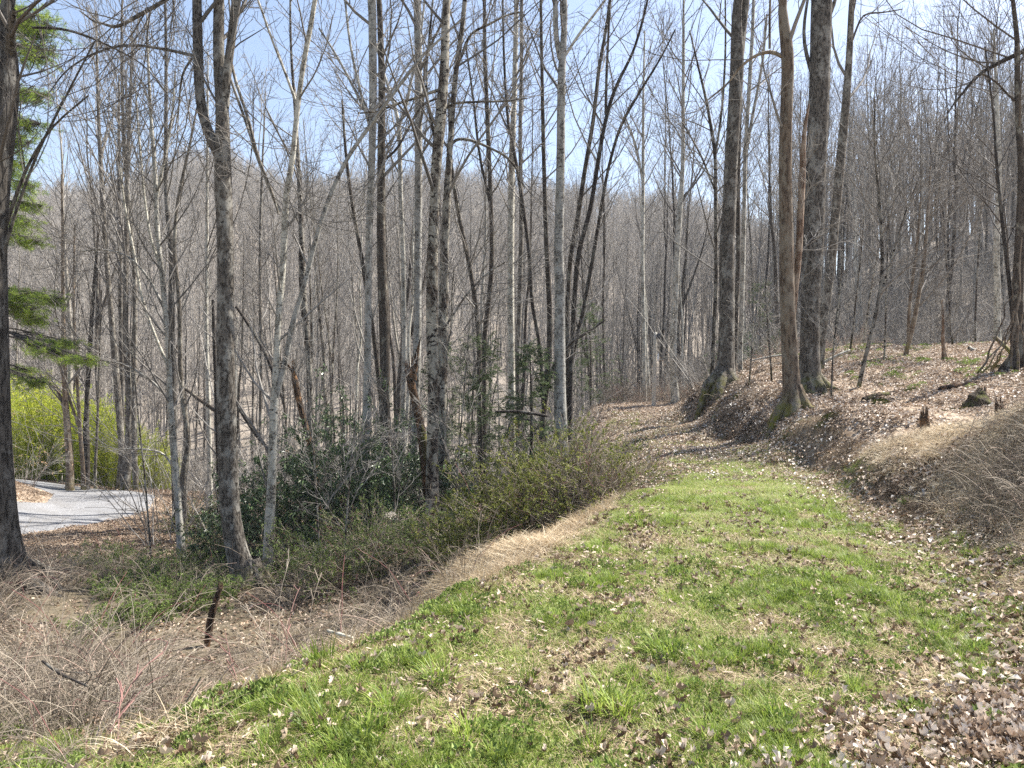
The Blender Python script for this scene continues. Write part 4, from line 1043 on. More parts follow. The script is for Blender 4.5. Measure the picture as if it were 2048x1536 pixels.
# brambles and dead weeds
br = [brush_mesh(500 + i, 9 + 3 * (i % 3), 1.5, .5, M['cane'], .36, .0062, 3, (.05, 1 if i % 3 == 0 else .9)) for i in range(6)] + [brush_mesh(510 + i, 16, .8, .5, M['cane'], .4, .005, 3, (0, .6)) for i in range(3)]
x, y = zone_pts(460, rng, Z(-.74, -.03, 3.2, 16.5, lambda x, y: ss(.25, .9, xl(y) - x) * (1 - .9 * ss(8, 10, y) * ss(-8.5, -6.5, x)) * ss(2.6, 1.6, x + 2.2) * (.25 + .75 * ss(5, 7, y)) * (1 - .85 * ss(14, 16, y)) * (.12 + .88 * ss(.42, .58, fbm(x * .9, y * .9, 35))) * (1 - .9 * sf(x, y)) * (1 - .8 * ss(-8, -9.5, x) * ss(13, 15, y))))
k = ~((np.abs(x / y * F + 1024 - 430) < 60) & (y > 6.2) & (y < 10))
x, y = x[k], y[k]
scatter('brambles', br, place(x, y), Gn(x, y), rng.uniform(.4, 1.0, len(x)) * (.45 + .4 * ss(4, 7.5, y)), rng, 'tangle of bare arching bramble canes, some pinkish red', 'brambles', tilt=.5)
bw = [brush_mesh(520 + i, 15, .8, .4, M['cane'], .45, .0052, 3, (.2, .9)) for i in range(5)]
x, y = zone_pts(230, rng, Z(.3, .8, 4.5, 10.5, lambda x, y: ss(.3, 1.3, x - xr(y)) * (x < xr(y) + 3.6) * (1 - ss(6.8, 8.8, y)) * (.3 + .7 * ss(.4, .55, fbm(x * 1.3, y * 1.3, 66)))))
xc, yc = zone_pts(46, rng, Z(.1, .5, 15, 26, lambda x, y: ss(.4, .1, np.abs(x - xr(y) - .8)) * ss(16, 19, y)))
x = np.concatenate([x, xc]); y = np.concatenate([y, yc])
bk_ = [brush_mesh(560 + i, 24, .55, .3, M['root'], .5, .006, 4, (0, .8)) for i in range(4)]
xq, yq = zone_pts(210, rng, Z(.1, .6, 7.5, 25, lambda x, y: ss(.55, .2, np.abs(x - xr(y) - .35)) * (.2 + .8 * ss(.42, .55, fbm(x, y, 88))) * (np.abs(x / y * F + 1024 - 1590) > 60)))
scatter('bank_roots', bk_, place(xq, yq), Gn(xq, yq), rng.uniform(.2, .5, len(xq)), rng, 'dark exposed roots and rootlets along the cut foot of the right bank', 'roots', tilt=.9)
scatter('dead_weeds', bw, place(x, y), Gn(x, y), rng.uniform(.35, .78, len(x)), rng, 'matted brown dead weeds and canes on the right bank', 'weeds', tilt=.7)

# twiggy understorey through the wood
ug = [brush_mesh(540 + i, 9, 2.6, .9, M['twig'], .06, .011, 7, (.15, 1)) for i in range(7)]
x, y = zone_pts(1500, rng, Z(-.76, .78, 19, 64, lambda x, y: ((x < xl(y) - 1.5) | (x > xr(y) + .5) | (y > 35)) * (1 - (np.abs(x / y * F + 1024 - 1310) < 70) * (y < 40)) * (road_dist(x, y) > 3.2) * (1 - ((x > 6) & (x < 26) & (y < 31))) * (1 - (x < -10) * (y < 27)) * 1.0))
x4, y4 = zone_pts(520, rng, Z(.2, .78, 29, 66, lambda x, y: (x > xr(y) + 1.5) * 1.0))
x = np.concatenate([x, x4]); y = np.concatenate([y, y4])
scatter('undergrowth', ug, place(x, y), Gn(x, y), rng.uniform(.55, 1.5, len(x)), rng, 'bare twiggy undergrowth and saplings filling the wood', 'undergrowth', tilt=.2)

# ------------------------------------------------------------------ evergreen shrubs and bushes
def shrub(name, loc, W, Hh, nst, nleaf, mat, leafL, leafW, label, cat, seed, stemmat='twig', group=None, clump=1, arch=.1, shell=.35, thick=.009, lean=(.1, 1.1)):
    rng = np.random.default_rng(seed)
    gz = G(loc[0], loc[1]); root = empty(name, (loc[0], loc[1], gz)); tag(root, label, cat, group)
    az = rng.uniform(0, 6.28, nst); le = rng.uniform(*lean, nst); r0 = W * .12 * np.sqrt(rng.uniform(0, 1, nst))
    p = np.stack([np.cos(az) * r0, np.sin(az) * r0, np.full(nst, -.15)], -1)
    d = np.stack([np.cos(az) * np.sin(le), np.sin(az) * np.sin(le), np.cos(le)], -1)
    L = 1 / np.sqrt((np.sin(le) / (W * .5)) ** 2 + (np.cos(le) / Hh) ** 2) * rng.uniform(.65, 1.08, nst)
    m = 7; out = np.empty((nst, m, 3)); out[:, 0] = p
    for j in range(1, m):
        out[:, j] = out[:, j - 1] + d * (L / (m - 1))[:, None]; d = norm(d + np.array([0, 0, -arch * .5]) + rng.normal(0, .09, (nst, 3)))
    rad = thick * rng.uniform(.6, 1.3, nst)[:, None] * np.linspace(1, .35, m)[None]
    b2, r2 = grow(out, rad, 6, .25, 1, (.4, 1.0), (.25 * Hh * .8, .5 * Hh * .8), rng, n=4, up=.05, wob=.14, ratio=.6, minr=.003)
    b3, r3 = grow(b2, r2, 3, .2, 1, (.4, 1.0), (.12 * Hh, .28 * Hh), rng, n=3, up=.05, wob=.12, ratio=.7, minr=.0025)
    mb = MB(); tubes(mb, out, rad, 4, val=rng.uniform(.1, 1, nst)); tubes(mb, b2, r2, 3, val=rng.uniform(.1, 1, len(b2))); tubes(mb, b3, r3, 3, val=rng.uniform(.1, 1, len(b3)))
    mb.obj('stems', M[stemmat], root)
    if nleaf:
        allb = np.concatenate([b3.reshape(len(b3), -1, 3)[:, [1, 2]], b2[:, [2, 3]]], 0)
        k = rng.integers(0, len(allb), nleaf // clump); t = rng.uniform(.2, 1.05, len(k))[:, None]
        c = allb[k, 0] * (1 - t) + allb[k, 1] * t; dd = norm(allb[k, 1] - allb[k, 0])
        c = np.repeat(c, clump, 0) + rng.normal(0, leafL * .25, (len(k) * clump, 3)); dd = np.repeat(dd, clump, 0)
        dr = norm(dd * .5 + rng.normal(0, .6, dd.shape) + (np.array([0, 0, -.35]) if clump > 3 else np.array([0, 0, .1])))
        nn = norm(np.array([0, 0, 1.]) + rng.normal(0, .5, dd.shape))
        mb = MB(); n = len(c); leaves(mb, c, dr, nn, leafL * rng.uniform(.6, 1.25, n), leafW * rng.uniform(.7, 1.2, n), rng.uniform(0, 1, n))
        o = mb.obj('leaves', M[mat], root, smooth=False); o['kind'] = 'stuff'
    return root


def at(px, D): return (P(px, 800, D)[0], D)


shrub('rhododendron', at(600, 16.5), 3.6, 3.3, 44, 7000, 'rhodo', .13, .04, 'dark glossy rhododendron at the left of the evergreen thicket', 'shrub', 1, clump=7, stemmat='twig_dark')
shrub('rhododendron', at(705, 17.8), 3.8, 4.0, 46, 8600, 'rhodo', .13, .04, 'tallest dark rhododendron, behind the pale slim trunk', 'shrub', 2, clump=7, stemmat='twig_dark')
shrub('rhododendron', at(805, 17.2), 2.6, 3.2, 38, 6000, 'rhodo', .13, .04, 'dark rhododendron between the dark stout trunk and the broken snag', 'shrub', 3, clump=7, stemmat='twig_dark')
shrub('rhododendron', at(530, 18.8), 2.0, 2.4, 24, 3000, 'rhodo', .13, .04, 'low dark rhododendron behind the foot of the forked maple', 'shrub', 4, clump=7, stemmat='twig_dark')
shrub('rhododendron', at(1500, 33), 3.2, 2.6, 26, 3500, 'rhodo', .14, .05, 'dim evergreen bush beyond the stout bank trunk', 'shrub', 5, clump=7, stemmat='twig_dark')
shrub('olive_bush', at(1130, 11.3), 2.5, 2.25, 90, 36000, 'olive', .032, .022, 'large rounded yellow green budding bush left of the path', 'bush', 11, arch=.12, stemmat='cane', thick=.006)
shrub('olive_bush', at(1010, 11.6), 2.3, 1.85, 70, 30000, 'olive', .032, .022, 'budding olive bush next to the central blotched trunk', 'bush', 12, arch=.12, stemmat='cane', thick=.006)
shrub('bare_bush', at(1195, 11.4), 1.7, 1.7, 120, 1300, 'olive', .022, .012, 'mostly bare brown twiggy bush leaning over the path edge', 'bush', 13, arch=.25, stemmat='cane', thick=.006)
shrub('bare_bush', at(960, 10.6), 1.8, .8, 60, 900, 'olive', .022, .012, 'low brown twiggy bush above the straw slope', 'bush', 14, arch=.25, stemmat='cane', thick=.006)
shrub('budding_bush', at(1160, 15.5), 2.4, 1.7, 70, 14000, 'olive', .034, .021, 'further yellow green bush by the largest pale trunk', 'bush', 15, arch=.12, stemmat='cane', thick=.006)
for k, (px, D, W_, H_, lab) in enumerate([(620, 14.0, 2.6, 1.3, 'green leafed thicket at the foot of the twin stemmed birch'), (760, 13.5, 2.6, 1.2, 'green budding thicket below the central trunks'), (430, 16.6, 2.2, 1.5, 'bright green low shrub behind the forked maple'),
                                          (395, 14.8, 2.6, .8, 'low green shrub in the ditch left of the forked maple'), (270, 13.6, 2.6, .7, 'sprawling green shrub in the ditch near the fallen sticks'), (190, 15.8, 2.4, .75, 'small green shrub on the bank under the gravel road'),
                                          (880, 12.5, 2.2, .9, 'brownish green bush right of the central trunk foot'), (1110, 20.5, 2.4, 1.9, 'green shrub behind the largest pale trunk'), (395, 22, 2.4, 1.2, 'green shrub past the end of the gravel bend'), (345, 11.2, 2.4, .5, 'low spreading green shrub behind the dark rotten stem'), (235, 10.2, 2.2, .45, 'low green shrub among the brambles at the left'), (405, 16.2, 2.4, .9, 'bright green low shrub left of the maple foot'), (330, 15.2, 2.6, .8, 'green thicket around the speckled birch foot'), (345, 13.3, 2.6, .6, 'green leafy patch in the middle of the ditch'), (415, 12.3, 1.9, .45, 'low green leafy patch just above the dark rotten stem'), (260, 12.2, 2.4, .5, 'green leafy patch right of the furrowed trunk foot'), (680, 12.2, 2.2, .9, 'green thicket under the gully rim, below the rhododendrons')]):
    shrub('privet_shrub', at(px, D), W_, H_, 60, 10500, 'privet', .030, .017, lab, 'shrub', 30 + k, arch=.15, stemmat='cane', thick=.005)
for k, (px, D, W_, H_, lab) in enumerate([(1240, 33, 2.6, 1.2, 'russet bare bush left of the utility pole'), (1345, 32.8, 2.2, 1.2, 'russet bare bush right of the utility pole'), (1402, 22.5, 1.2, .6, 'brown bare bush on the bank corner at the path bend'), (1290, 35, 3, 1.6, 'russet thicket behind the utility pole'),
                                          (1560, 27, 2.6, 1.1, 'bare greyish bush behind the gnarled trunk'), (1690, 28, 3, 1.4, 'bare bush on the rim left of the knoll')]):
    shrub('bare_bush', at(px, D), W_, H_, 60, 0, 'olive', .02, .01, lab, 'bush', 50 + k, arch=.15, stemmat='cane', thick=.007)


# small beech saplings that keep their tan leaves
def beech(px, D, Hh, n, seed, lab):
    shrub('beech_sapling', at(px, D), 2.6, Hh, 14, n, 'beech', .06, .03, lab, 'sapling', seed, clump=2, thick=.012, lean=(.1, .8))


beech(650, 20.5, 3.6, 700, 61, 'beech sapling holding papery tan leaves above the rhododendrons')
beech(1085, 25, 3.4, 160, 62, 'little beech with a few orange leaves right of the hemlock')
beech(1340, 36, 4.6, 120, 63, 'small beech with pale leaves near the pole')
beech(45, 26, 3.0, 160, 64, 'beech sapling with tan leaves beside the bamboo')


# hemlocks: layered drooping sprays
def hemlock(px, D, Hh, W, seed, lab, dens=1.0):
    rng = np.random.default_rng(seed); x, y = at(px, D); gz = G(x, y)
    root = empty('hemlock', (x, y, gz)); tag(root, lab, 'evergreen')
    z = np.linspace(-.2, Hh, 9); p = np.stack([.04 * np.sin(z), .04 * np.cos(z), z], -1)[None]; rad = np.linspace(.06, .01, 9)[None]
    mb = MB(); tubes(mb, p, rad, 7); mb.obj('trunk', M['dark'], root)
    k = int(44 * dens); b1, r1 = grow(p, rad, k, .1, .99, (1.2, 1.6), (W * .35, W * .55), rng, n=6, up=-.04, wob=.07, ratio=.3, minr=.006, lent=.75)
    b2, r2 = grow(b1, r1, 9, .15, 1, (.6, 1.1), (.25, .6), rng, n=4, up=-.08, wob=.08, ratio=.5, minr=.003)
    mb = MB(); tubes(mb, b1, r1, 4, val=.3); tubes(mb, b2, r2, 3, val=.4); mb.obj('branches', M['twig_dark'], root)
    n = 46; bi = np.repeat(np.arange(len(b2)), n); t = rng.uniform(0, 2.999, len(bi)); i = t.astype(int); f = (t - i)[:, None]
    c = b2[bi, i] * (1 - f) + b2[bi, i + 1] * f; T_ = norm(b2[bi, i + 1] - b2[bi, i]); sgn = rng.choice([-1, 1], len(bi))[:, None]
    side = norm(np.cross(T_, np.array([0, 0, 1.]))) * sgn
    dr = norm(T_ * .5 + side + np.array([0, 0, -.15]) + rng.normal(0, .15, T_.shape))
    mb = MB(); leaves(mb, c, dr, np.tile([0, 0, 1.], (len(c), 1)) + rng.normal(0, .2, c.shape), rng.uniform(.04, .09, len(c)), rng.uniform(.008, .015, len(c)), rng.uniform(0, 1, len(c)))
    o = mb.obj('needles', M['hemlock'], root, smooth=False); o['kind'] = 'stuff'


hemlock(960, 20, 4.6, 3.8, 71, 'hemlock with feathery drooping sprays right of the central trunks')
hemlock(1060, 18.5, 3.6, 3.0, 72, 'smaller hemlock in front of the dense stems')
hemlock(890, 22, 5.2, 3.4, 73, 'hemlock half hidden behind the blotched central trunk')
hemlock(1520, 40, 7, 4.0, 74, 'faint hemlock deep in the wood right of the stout bank trunk')
hemlock(1180, 34, 5, 4.0, 75, 'faint hemlock beyond the leaning dark trunks')


# white pine reaching in from the left
def pine():
    rng = np.random.default_rng(80); D = 17; x, y = at(-110, D); gz = G(x, y)
    root = empty('white_pine', (x, y, gz)); tag(root, 'white pine with soft green needle sprays reaching in from the left edge', 'pine tree'); off = np.array([x, y, gz])
    z = np.linspace(-.2, 17, 24); p = np.stack([.1 * np.sin(z * .4), .1 * np.cos(z * .3), z], -1)[None]; mb = MB(); tubes(mb, p, np.linspace(.24, .04, 24)[None], 12, lump=.03); mb.obj('trunk', M['rough'], root)
    # branch: (tip px, tip py, dy, width px, height px of the plume)
    spec = [(110, 60, 60, 95, 70), (70, 35, 10, 90, 45), (105, 105, 70, 60, 40), (90, 118, 30, 60, 30), (105, 195, 160, 70, 30), (60, 190, 150, 50, 22), (80, 250, 220, 70, 36), (60, 290, 250, 70, 60), (50, 330, 300, 60, 40), (70, 375, 330, 70, 30), (30, 345, 310, 40, 40),
            (85, 415, 395, 60, 24), (60, 445, 400, 60, 30), (80, 485, 450, 66, 24), (40, 470, 440, 50, 30),
            (125, 600, 560, 60, 34), (70, 620, 575, 70, 40), (60, 590, 560, 60, 30), (85, 640, 600, 36, 30), (185, 722, 640, 54, 20), (130, 705, 640, 66, 26), (105, 690, 640, 50, 22), (150, 690, 640, 50, 16), (90, 768, 700, 44, 22), (60, 745, 690, 50, 20), (35, 20, -10, 60, 40), (20, -40, -60, 120, 60), (-20, 130, 100, 100, 60), (-20, 300, 280, 90, 60), (-30, 420, 400, 80, 50)]
    mb = MB()
    for tx_, ty_, by_, wpx, hpx in spec:
        Dd = D + rng.uniform(-1.2, 1.2)
        a = P(-110, by_, D) - off; a[:2] = 0
        b = P(tx_, ty_ - 4, Dd) - off; mid = (a + b) / 2 + np.array([0, 0, rng.uniform(.0, .15)])
        br_ = resample(np.array([a, mid, b]), 8); br_ = np.c_[br_][:, :3]
        m1 = MB(); r_ = np.linspace(.035, .008, 8); tubes(m1, br_[None], r_[None], 5, val=.3)
        hw, hh = wpx / F * D * .5, hpx / F * D * .5
        nt_ = int(26 + wpx * hpx * .03)
        c0 = P(tx_ - wpx * .45, ty_, Dd) - off
        # side twigs ending in needle bursts
        q = rng.normal(0, .62, (nt_, 3)).clip(-1.5, 1.5); c = c0 + q * np.array([hw, .35, hh])
        st_ = br_[rng.integers(4, 8, nt_)]
        pts = np.stack([st_, (st_ + c) / 2 + rng.normal(0, .03, c.shape), c], 1)
        tubes(m1, pts, np.tile([.006, .0045, .003], (nt_, 1)), 3, val=.4)
        m1.obj('branch', M['twig_dark'], root)
        K = 26; cc = np.repeat(c, K, 0); dd = np.repeat(norm(c - st_ + np.array([0, 0, .1])), K, 0)
        dr = norm(dd * .7 + rng.normal(0, .55, dd.shape) + np.array([0, 0, .1]))
        leaves(mb, cc - dd * rng.uniform(0, .14, (len(cc), 1)), dr, rng.normal(size=dr.shape), rng.uniform(.07, .13, len(cc)), np.full(len(cc), .0055), np.repeat(rng.uniform(0, 1, nt_), K) * .6 + rng.uniform(0, .4, len(cc)) + (.0), fold=.05, bend=.1)
    o = mb.obj('needles', M['pine'], root, smooth=False); o['kind'] = 'stuff'


pine()


# bamboo grove behind the gravel road
def bamboo_mesh(seed):
    rng = np.random.default_rng(seed); mb = MB(); n = 9
    az = rng.uniform(0, 6.28, n); p = np.stack([rng.normal(0, .3, n), rng.normal(0, .3, n), np.zeros(n)], -1); L = rng.uniform(2.6, 4.2, n); m = 9
    d = norm(np.stack([np.cos(az) * .08, np.sin(az) * .08, np.ones(n)], -1)); out = np.empty((n, m, 3)); out[:, 0] = p
    for j in range(1, m):
        out[:, j] = out[:, j - 1] + d * (L / (m - 1))[:, None]; d = norm(d + np.stack([np.cos(az), np.sin(az), -np.ones(n) * .4], -1) * .012 * j)
    tubes(mb, out, np.linspace(.012, .004, m)[None].repeat(n, 0), 4, val=.25)
    b, r = grow(out, np.full((n, m), .006), 22, .12, 1, (.5, 1.1), (.25, .6), rng, n=3, up=.0, wob=.15, minr=.0025)
    tubes(mb, b, r, 3, val=.4)
    K = 9; bi = np.repeat(np.arange(len(b)), K); t = rng.uniform(0, 1.999, len(bi)); i = t.astype(int); f = (t - i)[:, None]
    c = b[bi, i] * (1 - f) + b[bi, i + 1] * f
    leaves(mb, c, norm(b[bi, 2] - b[bi, 0]) * .6 + rng.normal(0, .5, c.shape) + np.array([0, 0, -.3]), rng.normal(0, .5, c.shape) + np.array([0, 0, 1.]), rng.uniform(.07, .14, len(c)), rng.uniform(.012, .022, len(c)), rng.uniform(.15, 1, len(c)))
    return mb.mesh('bamboo', M['bamboo'], smooth=False)


rng = np.random.default_rng(31)
pxs = np.concatenate([rng.uniform(-60, 290, 85), rng.uniform(290, 350, 10)]); Ds = rng.uniform(30.8, 35, len(pxs))
x = (pxs - 1024) / F * Ds; y = Ds
k = road_dist(x, y) > 2.2
x, y, pxs = x[k], y[k], pxs[k]
sc = np.interp(pxs, [-60, 60, 130, 200, 290, 350], [1.35, 1.3, 1.05, .95, .75, .45]) * rng.uniform(.8, 1.1, len(x))
scatter('bamboo_grove', [bamboo_mesh(600 + i) for i in range(4)], place(x, y), Gn(x, y), sc, rng, 'yellow green bamboo grove behind the gravel road', 'bamboo', tilt=.1)

# ------------------------------------------------------------------ snags, stumps, logs, pole


def pxz(px, py, D): return P(px, py, D)


def snag(name, D, path, bk, label, cat, moss=None, jag=True, seed=0):
    rng = np.random.default_rng(seed); q = trace(path, D, rng)
    gz = G(q[0, 0], D)
    if name != 'broken_snag': q[:, 2] += gz - q[0, 2]
    q0 = q[0].copy(); q0[2] = gz - .2; q0[3] *= 1.15; q = np.vstack([q0, q]) if q[0, 2] > gz - .15 else q
    q = resample(q, 22); off = np.array([q[0, 0], D, gz]); root = empty(name, off); tag(root, label, cat)
    mb = MB(); sides = 14
    tubes(mb, q[None, :, :3] - off, q[None, :, 3], sides, lump=.10, seed=seed, cap=True)
    # jagged top splinters
    top = q[-1, :3] - off; r = q[-1, 3]; n = 9; a = np.arange(n) / n * 6.28
    base = top + np.stack([np.cos(a) * r * .75, np.sin(a) * r * .75, -np.ones(n) * r], -1)
    hgt = r * rng.uniform(.6, 3.2 if name != 'mossy_stump' else 1.2, n)
    pts = np.stack([base, base + np.stack([np.zeros(n), np.zeros(n), hgt * .6], -1) + rng.normal(0, r * .1, (n, 3)), base + np.stack([np.zeros(n), np.zeros(n), hgt + r], -1)], 1)
    tubes(mb, pts, np.stack([np.full(n, r * .3), np.full(n, r * .2), np.full(n, r * .03)], 1), 5)
    mb.obj('trunk', M[bk], root)
    return root, off, q


r_, off, q = snag('broken_snag', 16.3, [(857, 1030, 16), (855, 1012, 15), (849, 910, 19), (839, 842, 17), (828, 790, 15), (821, 755, 18), (818, 736, 19)], 'rot', 'broken rotten snag with a tall splinter and moss, beside the blotched trunk', 'snag', seed=5)
mb = MB(); sp = np.array([P(827, 760, 16.3), P(832, 722, 16.3), P(837, 695, 16.3), P(842, 672, 16.3)]) - off; tubes(mb, sp[None], np.array([[.07, .055, .03, .006]]), 7, lump=.1); mb.obj('splinter', M['rot'], r_)
mb = MB(); mp_ = np.array([P(841, 842, 16.2), P(846, 870, 16.18), P(853, 910, 16.2), P(857, 945, 16.22)]) - off; tubes(mb, mp_[None], np.array([[.03, .075, .08, .03]]), 8, lump=.15); mb.obj('moss_patch', M['mossy'], r_)
snag('rotten_post', 9.5, [(414, 1290, 13), (421, 1235, 14), (431, 1200, 12), (441, 1170, 10)], 'rot', 'thin dark rotten stem leaning in the brambles below the forked maple', 'snag', seed=6)
snag('stump', 10.2, [(1850, 940, 18), (1849, 920, 17), (1848, 904, 17)], 'rot', 'small cut post like stump low on the right bank', 'stump', seed=7)
snag('stump', 11.6, [(2006, 846, 22), (2002, 832, 20), (1999, 818, 18)], 'rot', 'short broken brown stump beside the mossy one', 'stump', seed=8)
snag('mossy_stump', 13.2, [(1955, 832, 58), (1957, 818, 44), (1963, 800, 18)], 'mossy', 'wide low moss covered stump with a peaked top on the bank', 'stump', seed=9)


def log(name, pts, bk, label, cat='log', seed=0, twigs=0, lift=.6):
    """pts: (px, py, width, D); lies on the ground at its own depth"""
    w3 = []
    for px, py, wd, D in pts:
        p = P(px, py, D); r = wd * .5 / F * D; w3.append([p[0], p[1], max(p[2], G(p[0], p[1]) + r * lift) if lift < 2 else p[2], r])
    q = resample(np.array(w3), 12); off = q[0, :3].copy(); mb = MB(); tubes(mb, q[None, :, :3] - off, q[None, :, 3], 8, lump=.08, seed=seed, cap=True)
    if twigs:
        b, r = grow(q[None, :, :3] - off, q[None, :, 3], twigs, .15, .95, (.5, 1.1), (.15, .5), np.random.default_rng(seed), n=4, up=.1, wob=.15); tubes(mb, b, r, 4)
    o = mb.obj(name, M[bk], loc=off); tag(o, label, cat); return o


log('fallen_log', [(1717, 797, 7, 16.2), (1770, 790, 9, 16.3), (1870, 783, 8, 16.6)], 'rot', 'long blackish log lying on the leafy bank')
log('fallen_log', [(1727, 812, 12, 15.3), (1752, 805, 13, 15.4), (1780, 797, 12, 15.5)], 'mossy', 'short moss covered log just below the long blackish one')
log('fallen_log', [(1880, 777, 8, 15.2), (1930, 770, 9, 15.4), (1997, 760, 7, 15.6)], 'rot', 'dark log pointing at the twisted tree on the right')
log('fallen_branch', [(1445, 832, 10, 18.8), (1452, 812, 10, 18.9), (1462, 795, 9, 19.0)], 'pale', 'pale broken slab of wood leaning at the foot of the stout bank trunk', 'branch', lift=5)
log('fallen_branch', [(44, 1112, 11, 15.6), (75, 1128, 12, 15.3), (106, 1148, 10, 15.0)], 'pale', 'pale fallen branch on the bank by the furrowed left trunk', 'branch', twigs=4)
log('fallen_branch', [(284, 1140, 7, 14.8), (318, 1152, 9, 14.6), (350, 1168, 6, 14.4)], 'dark', 'dark mossy branch lying in the green ditch', 'branch', twigs=4)
log('fallen_branch', [(85, 1322, 5, 6.2), (115, 1345, 7, 6.0), (174, 1372, 4, 5.7)], 'dark', 'dark broken stick lying in the brambles lower left', 'branch', twigs=6, lift=5)
log('fallen_branch', [(552, 1170, 4, 11.5), (600, 1174, 5, 11.5), (650, 1178, 3, 11.5)], 'dark', 'thin dark stick hanging level right of the birch base', 'branch', twigs=4, lift=5)
log('fallen_branch', [(655, 1262, 7, 6.4), (678, 1268, 8, 6.3), (704, 1276, 6, 6.2)], 'pale', 'short pale branch end at the gully rim', 'branch', lift=5)
log('fallen_branch', [(990, 823, 4, 15.5), (1035, 822, 6, 15.5), (1094, 832, 6, 15.5)], 'dark', 'dark broken limb held level among the bushes left of the largest pale trunk', 'branch', twigs=6, lift=5)
log('fallen_branch', [(1642, 1533, 9, 2.98), (1682, 1505, 10, 3.08), (1724, 1488, 5, 3.16)], 'brown', 'brown stick among the dead leaves at the bottom right', 'branch', lift=1)
log('leaning_branch', [(472, 613, 6, 22), (505, 660, 6, 22), (537, 719, 7, 22), (552, 760, 7, 22)], 'dark', 'dark dead limb slanting between maple and twin stemmed birch', 'branch', twigs=8, lift=5)
log('leaning_log', [(465, 795, 7, 24), (490, 835, 8, 24), (513, 872, 8, 24), (545, 905, 8, 24)], 'dark', 'leaning dead log behind the maple, sloping down to the rhododendrons', 'log', lift=5)
log('leaning_log', [(365, 773, 6, 24), (400, 800, 8, 24), (440, 828, 8, 24)], 'dark', 'dead pole slanting left of the maple trunk', 'log', lift=5, twigs=5)
log('fallen_branch', [(1640, 730, 5, 21.5), (1665, 715, 6, 21.5), (1700, 700, 4, 21.5)], 'pale', 'pale dead branch propped on the knoll edge', 'branch', lift=5, twigs=4)
log('fallen_branch', [(1937, 695, 7, 21), (1945, 705, 8, 21), (1952, 716, 6, 21)], 'pale', 'short whitish log on top of the knoll', 'branch', lift=1)
log('fallen_branch', [(1990, 675, 9, 17.5), (2008, 690, 9, 17.3), (2022, 706, 8, 17.1)], 'brown', 'brown broken limb leaning at the twisted tree foot', 'branch', lift=5)
log('fallen_branch', [(1500, 722, 3, 24), (1545, 712, 4, 24), (1590, 708, 3, 24)], 'pale', 'thin dead branch lying behind the gnarled trunk', 'branch', lift=5, twigs=4)


M['polewood'] = bark('weathered_pole', (.42, .40, .36), (.30, .28, .25), (.50, .48, .44), .3, .1, 30, .1, .3)


def pole():
    D = 31.8; b = P(1307, 815, D); t = P(1311, 665, D); gz = G(b[0], D); root = empty('utility_pole', (b[0], D, gz)); tag(root, 'slim pale grey wooden pole at the end of the path', 'pole')
    o = np.array([b[0], D, gz]); mb = MB(); tubes(mb, np.linspace([0, 0, -.3], t - o, 8)[None], np.linspace(.10, .075, 8)[None], 10, cap=True); mb.obj('shaft', M['polewood'], root)
    m, nt, bb = mat_new('pole_metal'); bb.inputs['Base Color'].default_value = (.05, .05, .055, 1); bb.inputs['Roughness'].default_value = .5
    top = t - o; mb = MB()
    tubes(mb, np.array([[top + [.12, -.1, -.32], top + [.12, -.1, -.28], top + [.12, -.1, -.06], top + [.12, -.1, -.03]]]), np.array([[.03, .08, .08, .03]]), 10, cap=True); mb.obj('insulator', m, root)
    mb = MB(); tubes(mb, np.array([[top + [.1, -.09, -.9], top + [.1, -.09, -1.1], top + [.1, -.09, -1.25]]]), np.array([[.02, .05, .02]]), 8, cap=True)
    m2, nt2, b2 = mat_new('pole_tag'); b2.inputs['Base Color'].default_value = (.7, .72, .75, 1); mb.obj('tag_plate', m2, root)


pole()
# dried hydrangea head on a long stalk
rng = np.random.default_rng(91); D = 9.0
a, m_, b = P(728, 1175, D), P(742, 1110, D), P(779, 1040, D); off = np.array([a[0], a[1], G(a[0], D)]); root = empty('dried_hydrangea', off); tag(root, 'dried pale flower head on a long thin stalk by the green thicket', 'flower')
mb = MB(); a2 = a.copy(); a2[2] = off[2] - .05; q = resample(np.array([a2, a, m_, b]), 12); tubes(mb, q[None] - off, np.linspace(.005, .003, 12)[None], 5, val=.6); mb.obj('stalk', M['cane'], root)
mb = MB(); c = (P(782, 1031, D) - off) + rng.normal(0, 1, (90, 3)) * [.035, .035, .016]; leaves(mb, c, rng.normal(size=c.shape), rng.normal(size=c.shape) + [0, 0, .5], np.full(90, .022), np.full(90, .018), rng.uniform(0, 1, 90)); o = mb.obj('flower_head', M['flower'], root, smooth=False); o['kind'] = 'stuff'

# uprooted red sapling on the knoll
hero('red_sapling', 19.5, 'red', [(1893, 733, 14), (1890, 720, 8), (1884, 680, 6), (1886, 650, 5), (1884, 600, 3)], (), 'short reddish dead sapling with a lumpy root on the knoll', seed=300, kids=6, t0=.4, flare=.4, blen=(.3, .8))

